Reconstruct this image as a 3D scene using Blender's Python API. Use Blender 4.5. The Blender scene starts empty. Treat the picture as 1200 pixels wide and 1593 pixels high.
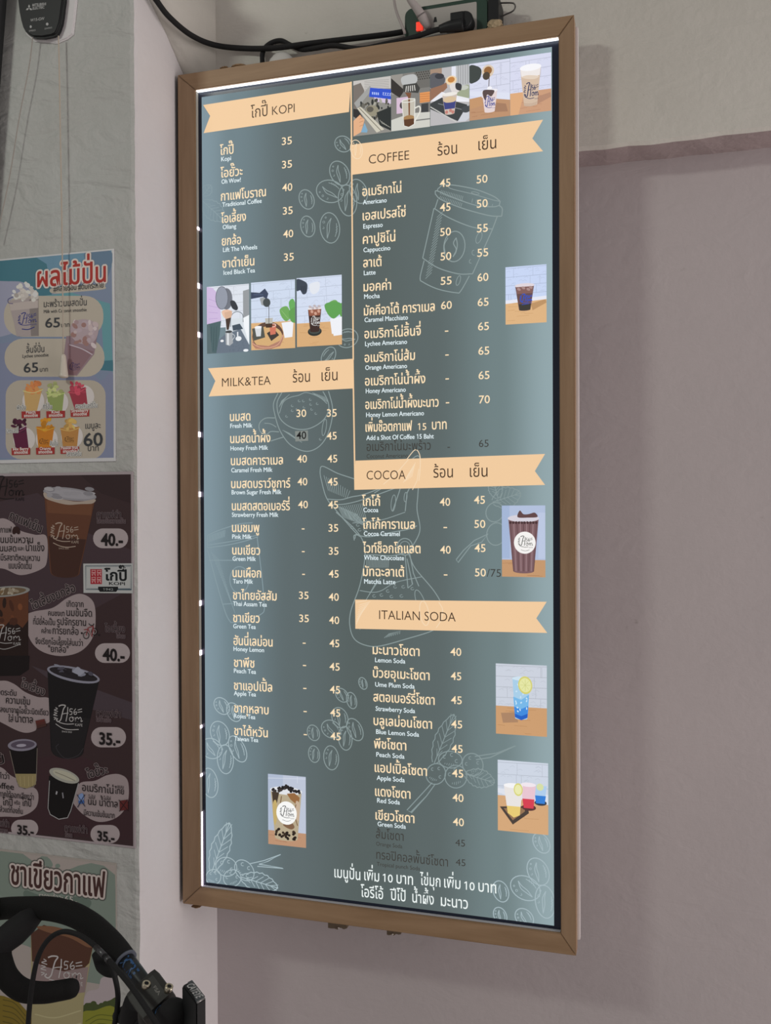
import bpy, bmesh, math, random
from mathutils import Vector, Matrix

S = bpy.context.scene
COL = S.collection
random.seed(7)

# ------------------------------------------------------------------ camera
F, PW, PH = 1400.0, 1200.0, 1593.0
ZC = 1.60                                   # height of the board's centre above the floor
CAM = Vector((0.4600, -1.4623, ZC - 0.0254))
YAW, PITCH, ROLL = -0.2820, -0.0087, -0.0041
_f = Vector((math.sin(YAW) * math.cos(PITCH), math.cos(YAW) * math.cos(PITCH), math.sin(PITCH)))
_r0 = Vector((math.cos(YAW), -math.sin(YAW), 0))
_u0 = _r0.cross(_f)
_r = _r0 * math.cos(ROLL) + _u0 * math.sin(ROLL)
_u = _u0 * math.cos(ROLL) - _r0 * math.sin(ROLL)
cd = bpy.data.cameras.new('camera')
cam = bpy.data.objects.new('camera', cd)
COL.objects.link(cam)
cd.sensor_fit = 'VERTICAL'
cd.sensor_height = 24.0
cd.lens = F / PH * 24.0
cd.clip_start = 0.02
M = Matrix.Identity(4)
for i in range(3):
    M[i][0], M[i][1], M[i][2], M[i][3] = _r[i], _u[i], -_f[i], CAM[i]
cam.matrix_world = M
S.camera = cam

# ------------------------------------------------------------------ exposure, world, lamps
S.view_settings.view_transform = 'Standard'
S.view_settings.look = 'None'
S.view_settings.gamma = 1.0
S.view_settings.use_curve_mapping = False
S.view_settings.exposure = 0.0

w = bpy.data.worlds.new('room_air')
S.world = w
w.use_nodes = True
w.node_tree.nodes['Background'].inputs[0].default_value = (1.0, 0.93, 0.91, 1)
w.node_tree.nodes['Background'].inputs[1].default_value = 0.235


def area(name, loc, aim, sx, sy, power, col):
    d = bpy.data.lights.new(name, 'AREA')
    d.shape = 'RECTANGLE'
    d.size, d.size_y, d.energy, d.color = sx, sy, power, col
    o = bpy.data.objects.new(name, d)
    COL.objects.link(o)
    o.location = loc
    o.rotation_euler = (Vector(aim) - Vector(loc)).to_track_quat('-Z', 'Y').to_euler()
    return o


area('shop_front_daylight', (3.5, -0.9, 1.3), (-0.3, -0.1, 1.3), 2.2, 2.4, 66, (1.0, 0.91, 0.885))
area('ceiling_lamp', (-1.25, -2.1, 3.05), (0.2, 0.1, 1.5), 0.36, 0.20, 13.5, (0.97, 1.0, 0.90))

# ------------------------------------------------------------------ pixels of the photograph to points of the place


def ray(px, py):
    return _f + _r * ((px - PW / 2) / F) + _u * ((PH / 2 - py) / F)


def on_y(px, py, y):
    d = ray(px, py)
    return CAM + d * ((y - CAM.y) / d.y)


def on_x(px, py, x):
    d = ray(px, py)
    return CAM + d * ((x - CAM.x) / d.x)


WALL_Y = 0.15                                # main wall; the board's front is y = 0
BEAM_Y = 0.075
PIL_X = on_y(338, 1430, WALL_Y).x            # pillar's right side
PIL_Y = on_x(215, 900, PIL_X).y              # pillar's front

# ------------------------------------------------------------------ materials


def lin(c):
    c = c / 255.0
    return c / 12.92 if c <= 0.04045 else ((c + 0.055) / 1.055) ** 2.4


def L(rgb, k=1.0, cap=0.9):
    return tuple(min(cap, lin(v) / k) for v in rgb) + (1.0,)


_mats = {}


def pm(name, col, rough=0.6, metal=0.0, emit=None, es=0.0, spec=0.5):
    if name in _mats:
        return _mats[name]
    m = bpy.data.materials.new(name)
    m.use_nodes = True
    b = m.node_tree.nodes['Principled BSDF']
    b.inputs['Base Color'].default_value = col
    b.inputs['Roughness'].default_value = rough
    b.inputs['Metallic'].default_value = metal
    b.inputs['Specular IOR Level'].default_value = spec
    if emit:
        b.inputs['Emission Color'].default_value = emit
        b.inputs['Emission Strength'].default_value = es
    _mats[name] = m
    return m


def lit(rgb):
    """backlit print of the menu board: gives off its own colour"""
    c = L(rgb, 1.0, 1.0)
    return pm('backlit_%d_%d_%d' % tuple(rgb), tuple(v * 0.12 for v in c[:3]) + (1,), 0.45, 0, c, 0.95, 0.2)


KP = 0.64                                    # how brightly the pillar front is lit: albedo = picture / KP


def ink(rgb):
    return pm('ink_%d_%d_%d' % tuple(rgb), L(rgb, KP, 0.82), 0.5, 0, None, 0, 0.25)


def nn(m, t, **kw):
    n = m.node_tree.nodes.new(t)
    for k, v in kw.items():
        if k in n.inputs:
            n.inputs[k].default_value = v
        else:
            setattr(n, k, v)
    return n


def plaster(name, c1, c2, scale=3.0, bump=0.25, scratch=0.0, dirt=None, fine=90.0):
    m = pm(name, c1 + (1,), 0.75, 0, None, 0, 0.25)
    nt = m.node_tree
    b = nt.nodes['Principled BSDF']
    tc = nn(m, 'ShaderNodeTexCoord')
    n1 = nn(m, 'ShaderNodeTexNoise', Scale=scale, Detail=5.0, Roughness=0.6)
    nt.links.new(tc.outputs['Object'], n1.inputs['Vector'])
    cr = nn(m, 'ShaderNodeValToRGB')
    cr.color_ramp.elements[0].position, cr.color_ramp.elements[1].position = 0.35, 0.65
    cr.color_ramp.elements[0].color = c1 + (1,)
    cr.color_ramp.elements[1].color = c2 + (1,)
    nt.links.new(n1.outputs['Fac'], cr.inputs['Fac'])
    out = cr.outputs['Color']
    if dirt:
        n3 = nn(m, 'ShaderNodeTexNoise', Scale=22.0, Detail=6.0, Roughness=0.7)
        nt.links.new(tc.outputs['Object'], n3.inputs['Vector'])
        r3 = nn(m, 'ShaderNodeValToRGB')
        r3.color_ramp.elements[0].position, r3.color_ramp.elements[1].position = 0.685, 0.76
        nt.links.new(n3.outputs['Fac'], r3.inputs['Fac'])
        mx = nn(m, 'ShaderNodeMixRGB')
        mx.inputs[2].default_value = dirt + (1,)
        nt.links.new(r3.outputs['Color'], mx.inputs[0])
        nt.links.new(out, mx.inputs[1])
        out = mx.outputs['Color']
    nt.links.new(out, b.inputs['Base Color'])
    n2 = nn(m, 'ShaderNodeTexNoise', Scale=fine, Detail=4.0, Roughness=0.6)
    nt.links.new(tc.outputs['Object'], n2.inputs['Vector'])
    n4 = nn(m, 'ShaderNodeTexNoise', Scale=9.0, Detail=3.0, Distortion=1.2)
    mp = nn(m, 'ShaderNodeMapping')
    mp.inputs['Scale'].default_value = (1.0, 1.0, 2.2)
    mp.inputs['Rotation'].default_value = (0.0, 0.5, 0.0)
    nt.links.new(tc.outputs['Object'], mp.inputs['Vector'])
    nt.links.new(mp.outputs['Vector'], n4.inputs['Vector'])
    ad = nn(m, 'ShaderNodeMath', operation='MULTIPLY_ADD')
    nt.links.new(n4.outputs['Fac'], ad.inputs[0])
    ad.inputs[1].default_value = 2.0 + scratch
    nt.links.new(n2.outputs['Fac'], ad.inputs[2])
    bp = nn(m, 'ShaderNodeBump', Strength=bump, Distance=0.004)
    nt.links.new(ad.outputs[0], bp.inputs['Height'])
    nt.links.new(bp.outputs['Normal'], b.inputs['Normal'])
    return m


def wood(name, c1, c2, along):
    m = pm(name, c1 + (1,), 0.5, 0, None, 0, 0.35)
    nt = m.node_tree
    b = nt.nodes['Principled BSDF']
    tc = nn(m, 'ShaderNodeTexCoord')
    mp = nn(m, 'ShaderNodeMapping')
    sc = [26.0, 26.0, 26.0]
    sc[along] = 2.2
    mp.inputs['Scale'].default_value = sc
    nt.links.new(tc.outputs['Object'], mp.inputs['Vector'])
    n = nn(m, 'ShaderNodeTexNoise', Scale=1.6, Detail=6.0, Roughness=0.62, Distortion=0.8)
    nt.links.new(mp.outputs['Vector'], n.inputs['Vector'])
    cr = nn(m, 'ShaderNodeValToRGB')
    cr.color_ramp.elements[0].position, cr.color_ramp.elements[1].position = 0.33, 0.68
    cr.color_ramp.elements[0].color = c2 + (1,)
    cr.color_ramp.elements[1].color = c1 + (1,)
    nt.links.new(n.outputs['Fac'], cr.inputs['Fac'])
    nt.links.new(cr.outputs['Color'], b.inputs['Base Color'])
    bp = nn(m, 'ShaderNodeBump', Strength=0.08, Distance=0.002)
    nt.links.new(n.outputs['Fac'], bp.inputs['Height'])
    nt.links.new(bp.outputs['Normal'], b.inputs['Normal'])
    return m


# ------------------------------------------------------------------ objects


def link(name, me, mats, parent=None):
    o = bpy.data.objects.new(name, me)
    COL.objects.link(o)
    for m in (mats if isinstance(mats, (list, tuple)) else [mats]):
        me.materials.append(m)
    if parent:
        o.parent = parent
    return o


def tag(o, label=None, cat=None, group=None, kind=None):
    if label:
        o['label'] = label
    if cat:
        o['category'] = cat
    if group:
        o['group'] = group
    if kind:
        o['kind'] = kind
    return o


def empty(name, loc, label, cat, group=None):
    o = bpy.data.objects.new(name, None)
    COL.objects.link(o)
    o.location = loc
    o.empty_display_size = 0.05
    return tag(o, label, cat, group)


def put(o, parent):
    """parent without moving: points are given in world space"""
    o.parent = parent
    o.matrix_parent_inverse = Matrix.Translation(parent.location).inverted() if parent.type == 'EMPTY' and parent.parent is None else Matrix.Identity(4)
    return o


def bm_obj(name, bm, mats, parent=None, smooth=False):
    me = bpy.data.meshes.new(name)
    bm.normal_update()
    bm.to_mesh(me)
    bm.free()
    if smooth:
        for p in me.polygons:
            p.use_smooth = True
    o = link(name, me, mats)
    if parent:
        put(o, parent)
    return o


def add_box(bm, x0, x1, y0, y1, z0, z1, mat=0, bevel=0.0, mtx=None):
    r = bmesh.ops.create_cube(bm, size=1.0)
    vs = r['verts']
    bmesh.ops.scale(bm, vec=(x1 - x0, y1 - y0, z1 - z0), verts=vs)
    bmesh.ops.translate(bm, vec=((x0 + x1) / 2, (y0 + y1) / 2, (z0 + z1) / 2), verts=vs)
    if mtx is not None:
        bmesh.ops.transform(bm, matrix=mtx, verts=vs)
    fs = list({f for v in vs for f in v.link_faces})
    for f in fs:
        f.material_index = mat
    if bevel > 0:
        es = list({e for f in fs for e in f.edges})
        bmesh.ops.bevel(bm, geom=es, offset=bevel, segments=2, affect='EDGES', profile=0.7)
    return bm


def smooth_path(pts, n=8):
    pts = [Vector(p) for p in pts]
    if len(pts) < 3:
        return pts
    out = []
    P = [pts[0] * 2 - pts[1]] + pts + [pts[-1] * 2 - pts[-2]]
    for i in range(1, len(P) - 2):
        p0, p1, p2, p3 = P[i - 1], P[i], P[i + 1], P[i + 2]
        for k in range(n):
            t = k / n
            out.append(0.5 * ((2 * p1) + (p2 - p0) * t + (2 * p0 - 5 * p1 + 4 * p2 - p3) * t * t + (3 * p1 - p0 - 3 * p2 + p3) * t ** 3))
    out.append(pts[-1])
    return out


def add_tube(bm, pts, rad, seg=12, mat=0, cap=True, n=8):
    """round tube along a smoothed path; rad a number or a list, one per given point"""
    m = len(pts)
    path = smooth_path(pts, n)
    if isinstance(rad, (int, float)):
        rads = [rad] * len(path)
    else:
        rads = []
        for i in range(len(path)):
            t = i / max(1, len(path) - 1) * (m - 1)
            k = min(m - 2, int(t))
            rads.append(rad[k] + (rad[k + 1] - rad[k]) * (t - k))
    rings = []
    up = Vector((0.13, 0.21, 0.97))
    for i, p in enumerate(path):
        a = path[max(0, i - 1)]
        b = path[min(len(path) - 1, i + 1)]
        t = (b - a).normalized()
        s = t.cross(up)
        if s.length < 1e-4:
            s = t.cross(Vector((1, 0, 0)))
        s.normalize()
        q = s.cross(t).normalized()
        up = q
        rings.append([bm.verts.new(p + (s * math.cos(2 * math.pi * k / seg) + q * math.sin(2 * math.pi * k / seg)) * rads[i]) for k in range(seg)])
    for i in range(len(rings) - 1):
        for k in range(seg):
            f = bm.faces.new((rings[i][k], rings[i][(k + 1) % seg], rings[i + 1][(k + 1) % seg], rings[i + 1][k]))
            f.material_index = mat
            f.smooth = True
    if cap:
        for r in (rings[0][::-1], rings[-1]):
            f = bm.faces.new(r)
            f.material_index = mat
    return bm


def add_prism(bm, front, back, mat=0):
    """closed solid between two outlines with the same number of points"""
    a = [bm.verts.new(p) for p in front]
    b = [bm.verts.new(p) for p in back]
    n = len(a)
    fs = [bm.faces.new(a), bm.faces.new(b[::-1])]
    for i in range(n):
        fs.append(bm.faces.new((a[i], b[i], b[(i + 1) % n], a[(i + 1) % n])))
    for f in fs:
        f.material_index = mat
    bmesh.ops.recalc_face_normals(bm, faces=fs)
    return bm


# ------------------------------------------------------------------ flat prints: a sheet collects printed shapes on one vertical plane
UPPER = set('ัิีึื็ํ')
TONE = set('่้๊๋์')
LOWER = set('ฺุู')
ASC = set('ปฝฟฬ')
_gl = {}


def _text_mesh(s, off):
    c = bpy.data.curves.new('t', 'FONT')
    c.body = s
    c.resolution_u = 3
    c.offset = off
    o = bpy.data.objects.new('t', c)
    COL.objects.link(o)
    dg = bpy.context.evaluated_depsgraph_get()
    e = o.evaluated_get(dg)
    me = e.to_mesh()
    vs = [(v.co.x, v.co.y) for v in me.vertices]
    fs = []
    me.calc_loop_triangles()

    def area2(t):
        (ax, ay), (bx, by), (cx, cy) = [vs[i] for i in t]
        return (bx - ax) * (cy - ay) - (cx - ax) * (by - ay)

    def holds(t, x, y):
        p = [vs[i] for i in t]
        d = [(p[(k + 1) % 3][0] - p[k][0]) * (y - p[k][1]) - (p[(k + 1) % 3][1] - p[k][1]) * (x - p[k][0]) for k in range(3)]
        return all(v > 1e-7 for v in d) or all(v < -1e-7 for v in d)
    tri = [tuple(t.vertices) for t in me.loop_triangles]
    tri.sort(key=lambda t: -abs(area2(t)))
    for t in tri:                           # drop doubled triangles where strokes of a letter cross
        if abs(area2(t)) < 1e-9:
            continue
        x, y = sum(vs[i][0] for i in t) / 3, sum(vs[i][1] for i in t) / 3
        if not any(holds(k, x, y) for k in fs):
            fs.append(t)
    e.to_mesh_clear()
    bpy.data.objects.remove(o)
    bpy.data.curves.remove(c)
    return vs, fs


_ref = {}


def glyph(ch, off):
    k = (ch, off)
    if k in _gl:
        return _gl[k]
    if ch == '1':                           # a one with a flag
        t = 0.085 + off * 2
        _gl[k] = ([(.30 - t / 2, 0), (.30 + t / 2, 0), (.30 + t / 2, .70), (.31 - t / 2, .70), (.12, .60), (.12, .60 - t), (.30 - t / 2, .70 - t * 1.15)], [(0, 1, 2, 3, 4, 5, 6)], .55)
        return _gl[k]
    if ch == ' ':
        _gl[k] = ([], [], 0.27)
        return _gl[k]
    vs, fs = _text_mesh(ch, off)
    if ch in UPPER or ch in TONE or ch in LOWER:
        adv = 0.0
    else:
        if 'H' not in _ref:
            _ref['H'] = max(v[0] for v in _text_mesh('H', 0.0)[0])
        adv = max(v[0] for v in _text_mesh(ch + 'H', 0.0)[0]) - _ref['H']
    _gl[k] = (vs, fs, adv)
    return _gl[k]


def layout(s, off):
    pen, out, prev_up, base = 0.0, [], False, ''
    for i, ch in enumerate(s):
        vs, fs, adv = glyph(ch, off)
        dx = dy = 0.0
        if ch in UPPER or ch in TONE:
            if base in ASC:
                dx = -0.13
            if ch in TONE and (prev_up or (i + 1 < len(s) and s[i + 1] == 'ำ')):
                dy = 0.20
            if ch in UPPER:
                prev_up = True
        elif ch not in LOWER:
            prev_up, base = False, ch
        out.append(([(x + pen + dx, y + dy) for x, y in vs], fs))
        pen += adv
    xs = [v[0] for g in out for v in g[0]]
    return out, (min(xs) if xs else 0), (max(xs) if xs else 1)


def trim(q, box):
    """outline cut off at the edge of the sheet (x0, x1, z0, z1)"""
    for ax, lim, sg in ((0, box[0], 1), (0, box[1], -1), (1, box[2], 1), (1, box[3], -1)):
        out = []
        for i in range(len(q)):
            a, b = q[i - 1], q[i]
            da, db = (a[ax] - lim) * sg, (b[ax] - lim) * sg
            if (da < 0) != (db < 0):
                t = da / (da - db)
                out.append((a[0] + (b[0] - a[0]) * t, a[1] + (b[1] - a[1]) * t))
            if db >= 0:
                out.append(b)
        q = out
        if not q:
            break
    return q


class Sheet:
    STEP = 0.0000018

    def __init__(self, plane_y, ox=0, oy=0, s=1.0):
        self.y = plane_y
        self.V, self.Fc, self.Mi, self.mats = [], [], [], []
        self.n = 0
        self.step = self.STEP
        self.clip = None
        self.frame(ox, oy, s)

    def frame(self, ox=0, oy=0, s=1.0):
        """coordinates that follow are read in an enlargement of the photograph"""
        def mp(a, b):
            p = on_y(ox + a / s, oy + b / s, self.y)
            return (p.x, p.z)
        self.map = mp
        return self

    def local(self, corners):
        """coordinates that follow run 0..1 across and down a picture with these four corners"""
        c = [on_y(px, py, self.y) for px, py in corners]
        x0, x1 = (c[0].x + c[3].x) / 2, (c[1].x + c[2].x) / 2
        z0, z1 = (c[0].z + c[1].z) / 2, (c[2].z + c[3].z) / 2
        self.map = lambda a, b: (x0 + (x1 - x0) * a, z0 + (z1 - z0) * b)
        self.asp = abs((x1 - x0) / (z1 - z0))
        self.clip = (x0, x1, z1, z0)
        return self

    def mi(self, m):
        if m not in self.mats:
            self.mats.append(m)
        return self.mats.index(m)

    def raw(self, pts, faces, m):
        """pts: (X, Z) on the plane"""
        self.n += 1                         # every printed shape lies a hair above the last
        y = self.y - self.n * self.step
        b = len(self.V)
        self.V += [(x, y, z) for x, z in pts]
        k = self.mi(m)
        for f in faces:
            self.Fc.append(tuple(b + i for i in f))
            self.Mi.append(k)

    def poly(self, pts, m):
        q = [self.map(*p) for p in pts]
        if self.clip:
            q = trim(q, self.clip)
            if len(q) < 3:
                return self
        a = sum(q[i][0] * q[(i + 1) % len(q)][1] - q[(i + 1) % len(q)][0] * q[i][1] for i in range(len(q)))
        if a < 0:
            q = q[::-1]
        self.raw(q, [tuple(range(len(q)))], m)
        return self

    def blob(self, pts, m, n=6):
        """closed smooth outline"""
        P = [Vector((p[0], p[1], 0)) for p in pts]
        k = len(P)
        out = []
        for i in range(k):
            p0, p1, p2, p3 = P[i - 1], P[i], P[(i + 1) % k], P[(i + 2) % k]
            for j in range(n):
                t = j / n
                v = 0.5 * ((2 * p1) + (p2 - p0) * t + (2 * p0 - 5 * p1 + 4 * p2 - p3) * t * t + (3 * p1 - p0 - 3 * p2 + p3) * t ** 3)
                out.append((v.x, v.y))
        return self.poly(out, m)

    def ell(self, cx, cy, rx, ry, m, rot=0.0, n=28):
        c, s = math.cos(rot), math.sin(rot)
        return self.poly([(cx + rx * math.cos(t) * c - ry * math.sin(t) * s, cy + rx * math.cos(t) * s + ry * math.sin(t) * c)
                          for t in [2 * math.pi * i / n for i in range(n)]], m)

    def rrect(self, x0, y0, x1, y1, r, m, ry=None):
        ry = ry or r
        pts = []
        for cx, cy, a in ((x1 - r, y0 + ry, -90), (x1 - r, y1 - ry, 0), (x0 + r, y1 - ry, 90), (x0 + r, y0 + ry, 180)):
            for k in range(7):
                t = math.radians(a + 15 * k)
                pts.append((cx + r * math.cos(t), cy + ry * math.sin(t)))
        return self.poly(pts, m)

    def line(self, pts, wd, m, curve=False, closed=False):
        """stroke of width wd metres"""
        if curve and len(pts) > 2:
            pp = [tuple(v)[:2] for v in smooth_path([(p[0], p[1], 0) for p in pts], 6)]
        else:
            pp = list(pts)
        q = [Vector(self.map(*p)) for p in pp]
        if closed:
            q.append(q[0])
        V, Fa = [], []
        h = wd / 2
        k = len(q)
        L_, R_ = [], []
        for i in range(k):
            a, b = q[max(0, i - 1)], q[min(k - 1, i + 1)]
            if closed and i in (0, k - 1):
                a, b = q[k - 2], q[1]
            d = (b - a)
            d = d.normalized() if d.length > 1e-9 else Vector((1, 0))
            nrm = Vector((-d.y, d.x))
            # mitre
            if 0 < i < k - 1:
                e = (q[i] - q[i - 1])
                if e.length > 1e-9:
                    e.normalize()
                    cs = max(0.45, abs(e.dot(d)))
                    nrm = nrm / cs
            L_.append(q[i] + nrm * h)
            R_.append(q[i] - nrm * h)
        for a, b in zip(L_, R_):
            V += [(a.x, a.y), (b.x, b.y)]
        for i in range(k - 1):
            Fa.append((2 * i + 1, 2 * i + 3, 2 * i + 2, 2 * i))
        if self.clip:
            W_, G_ = [], []
            for f in Fa:
                k = trim([V[i] for i in f], self.clip)
                if len(k) > 2:
                    G_.append(tuple(range(len(W_), len(W_) + len(k))))
                    W_ += k
            V, Fa = W_, G_
        if Fa:
            self.raw(V, Fa, m)
        return self

    def oval(self, cx, cy, rx, ry, wd, m, rot=0.0, a0=0, a1=360, n=26):
        c, s = math.cos(rot), math.sin(rot)
        full = abs(a1 - a0) >= 360
        N = n if full else n + 1
        pts = [(cx + rx * math.cos(t) * c - ry * math.sin(t) * s, cy + rx * math.cos(t) * s + ry * math.sin(t) * c)
               for t in [math.radians(a0 + (a1 - a0) * i / n) for i in range(N)]]
        return self.line(pts, wd, m, closed=full)

    def halo(self, s, x0, y0, x1, m, em, y1, r, bold=0.0):
        """wide outline behind a title: r metres all round"""
        keep = self.map
        for k in range(14):
            t = 2 * math.pi * k / 14
            self.map = lambda a, b: (keep(a, b)[0] + r * math.cos(t), keep(a, b)[1] + r * math.sin(t))
            self.text(s, x0, y0, x1, m, em=em, y1=y1, bold=bold)
        self.map = keep
        return self

    def fat(self, s, x0, y0, x1, m, em, r):
        """heavier lettering: the word printed three times, r metres apart"""
        keep = self.map
        for dx, dz in ((-r, r * .5), (0, -r * .6), (r, r * .5)):
            self.map = lambda a, b: (keep(a, b)[0] + dx, keep(a, b)[1] + dz)
            self.text(s, x0, y0, x1, m, em=em)
        self.map = keep
        return self

    def text(self, s, x0, y0, x1, m, em=None, y1=None, bold=0.0):
        """s between x0 and x1 on the base line; em the letter size in metres (else as wide as it falls)"""
        gs, a, b = layout(s, bold)
        p = Vector(self.map(x0, y0))
        if y1 is None:
            q = Vector((self.map(x1, y0)[0], p.y))
        else:
            q = Vector(self.map(x1, y1))
        d = q - p
        sx = d.length / (b - a)
        sy = em or sx
        d.normalize()
        nrm = Vector((-d.y, d.x))
        n0 = self.n
        for gi, (vs, fs) in enumerate(gs):
            self.n = n0 + gi % 4
            V = []
            for x, y in vs:
                r = p + d * ((x - a) * sx) + nrm * (y * sy)
                V.append((r.x, r.y))
            if V:
                self.raw(V, fs, m)
        self.n = n0 + 4
        return self

    def build(self, name, parent=None, label=None):
        me = bpy.data.meshes.new(name)
        me.from_pydata(self.V, [], self.Fc)
        for m in self.mats:
            me.materials.append(m)
        me.polygons.foreach_set('material_index', self.Mi)
        me.update()
        o = bpy.data.objects.new(name, me)
        COL.objects.link(o)
        if parent:
            put(o, parent)
        if label:
            o['label'] = label
        return o


def hom_logo(sh, m, P, wd):
    """the shop's hand-lettered mark: P maps 0..1 across and down to the sheet's coordinates"""
    def st(pts, k=1.0):
        sh.line([P(*p) for p in pts], wd * k, m, curve=True)
    st([(.20, .10), (.30, .04), (.42, .06), (.36, .22), (.31, .48), (.27, .70), (.20, .80), (.13, .74), (.17, .66)], 1.5)
    st([(.10, .16), (.16, .22), (.06, .28), (.18, .34)])
    st([(.05, .38), (.14, .42), (.04, .50), (.16, .54)])
    st([(.04, .62), (.12, .64), (.05, .72)])
    st([(.50, .12), (.49, .40), (.44, .78)], 1.3)
    st([(.30, .46), (.40, .42), (.52, .40)])
    st([(.62, .56), (.56, .62), (.57, .74), (.64, .76), (.68, .66), (.62, .56), (.70, .60)])
    st([(.74, .58), (.75, .76), (.76, .64), (.81, .57), (.84, .64), (.83, .76), (.85, .64), (.91, .57), (.94, .66), (.93, .76), (.99, .72)])
    st([(.66, .20), (.58, .20), (.57, .32), (.63, .32), (.63, .44), (.56, .46)])
    st([(.76, .18), (.70, .32), (.72, .44), (.78, .42), (.78, .32), (.71, .36)])
    st([(.82, .24), (.96, .18)])
    st([(.82, .34), (.97, .30)])
    st([(.22, .84), (.45, .90), (.70, .88)])
    sh.text('KAFE', *P(.74, .97), P(.98, .97)[0], m)

# ================================================================== the room
M_WALL = plaster('lilac_paint', (0.50, 0.455, 0.462), (0.53, 0.48, 0.487), 2.2, 0.14, 0.5, (0.36, 0.32, 0.31))
M_BEAM = plaster('cream_paint', (0.60, 0.58, 0.53), (0.645, 0.625, 0.575), 4.0, 0.22, 1.0, (0.42, 0.40, 0.36))
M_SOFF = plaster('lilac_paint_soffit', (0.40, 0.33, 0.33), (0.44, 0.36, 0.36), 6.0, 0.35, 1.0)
M_PF = plaster('pillar_front_shade_tone', (0.47, 0.47, 0.45), (0.505, 0.515, 0.50), 3.0, 0.5, 3.0, (0.42, 0.40, 0.385))  # darker than the pillar's side: its weaker light is put into the colour
M_PS = plaster('pillar_side_lit_tone', (0.66, 0.63, 0.64), (0.71, 0.69, 0.70), 2.5, 0.16, 1.0, (0.45, 0.40, 0.38))  # same pillar, paler: the stronger light on this side is put into the colour
M_FLOOR = plaster('cement_floor', (0.50, 0.47, 0.46), (0.56, 0.53, 0.52), 2.0, 0.1)

ZB = on_y(903, 235, BEAM_Y).z                # underside of the beam

bm = bmesh.new()
add_box(bm, PIL_X - 0.02, 3.2, WALL_Y, WALL_Y + 0.12, 0.0, 3.3)
tag(bm_obj('wall_back', bm, [M_WALL]), kind='structure')

bm = bmesh.new()
# beam with a slightly uneven lower edge
NX = 90
xs = [PIL_X + (3.2 - PIL_X) * (i / NX) ** 1.5 for i in range(NX + 1)]
rnd = random.Random(3)
prof = []
for x in xs:
    e = rnd.uniform(-0.0016, 0.0016)
    prof.append([bm.verts.new((x, WALL_Y + 0.02, 3.3)), bm.verts.new((x, BEAM_Y, 3.3)), bm.verts.new((x, BEAM_Y, ZB + 0.006 + e)),
                 bm.verts.new((x, BEAM_Y + 0.004, ZB + e)), bm.verts.new((x, WALL_Y + 0.02, ZB + rnd.uniform(-0.001, 0.001)))])
for a, b in zip(prof, prof[1:]):
    for k in range(5):
        f = bm.faces.new((a[k], a[(k + 1) % 5], b[(k + 1) % 5], b[k]))
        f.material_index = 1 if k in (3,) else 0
bm.faces.new(prof[0])
bm.faces.new(prof[-1][::-1])
bmesh.ops.recalc_face_normals(bm, faces=bm.faces)
tag(bm_obj('beam', bm, [M_BEAM, M_SOFF]), kind='structure')

# pillar: front and right side with a chipped arris
bm = bmesh.new()
NZ = 160
rows = []
for i in range(NZ + 1):
    z = 3.3 * i / NZ
    e = abs(rnd.gauss(0, 0.0016))
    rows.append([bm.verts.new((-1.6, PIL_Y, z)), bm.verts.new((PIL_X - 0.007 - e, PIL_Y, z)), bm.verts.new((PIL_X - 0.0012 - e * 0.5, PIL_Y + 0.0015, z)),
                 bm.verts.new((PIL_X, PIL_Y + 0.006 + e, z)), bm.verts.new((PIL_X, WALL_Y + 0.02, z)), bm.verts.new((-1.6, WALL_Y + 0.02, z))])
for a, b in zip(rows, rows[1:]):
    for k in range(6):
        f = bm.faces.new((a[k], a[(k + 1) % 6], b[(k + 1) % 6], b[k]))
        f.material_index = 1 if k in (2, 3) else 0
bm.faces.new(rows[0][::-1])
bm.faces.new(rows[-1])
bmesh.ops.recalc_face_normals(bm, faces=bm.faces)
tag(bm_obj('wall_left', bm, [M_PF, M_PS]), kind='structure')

# sloping plaster fillet where the beam meets the pillar
bm = bmesh.new()
A = [on_x(232, 0, PIL_X), on_x(258, 52, PIL_X), on_x(288, 122, PIL_X)]
A = [A[0] + (A[0] - A[2]) * 1.2] + A + [A[2] + Vector((0, 0, -0.06))]
zz = [p.z for p in A]
B = [Vector((on_y(336, 60, BEAM_Y).x, BEAM_Y - 0.0008, z)) for z in zz]
Cn = [(a + b) / 2 + Vector((-0.004, 0.008, 0)) for a, b in zip(A, B)]
for a in (A,):
    for p in a:
        p.x += 0.0006
va, vc, vb = [[bm.verts.new(p) for p in r] for r in (A, Cn, B)]
for i in range(len(A) - 1):
    for l, r in ((va, vc), (vc, vb)):
        f = bm.faces.new((l[i], r[i], r[i + 1], l[i + 1]))
        f.smooth = True
ext = bmesh.ops.extrude_face_region(bm, geom=bm.faces[:])
bmesh.ops.translate(bm, vec=(-0.004, 0.012, 0), verts=[v for v in ext['geom'] if isinstance(v, bmesh.types.BMVert)])
bmesh.ops.recalc_face_normals(bm, faces=bm.faces)
tag(bm_obj('trim_1', bm, [M_BEAM]), kind='structure')

bm = bmesh.new()
add_box(bm, -1.6, 3.2, -4.0, WALL_Y + 0.12, -0.1, 0.0)
tag(bm_obj('floor', bm, [M_FLOOR]), kind='structure')

# ================================================================== the menu board
BW, BH = 0.7023, 1.5
XL, XR, ZT, ZBo = -BW / 2, BW / 2, ZC + BH / 2, ZC - BH / 2
REC = 0.011                                   # how far the panel lies behind the frame's face
board = empty('menu_board', (0, 0.03, ZC), 'tall wood-framed backlit menu board with Thai and English prices, hung on the wall', 'menu board')

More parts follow.
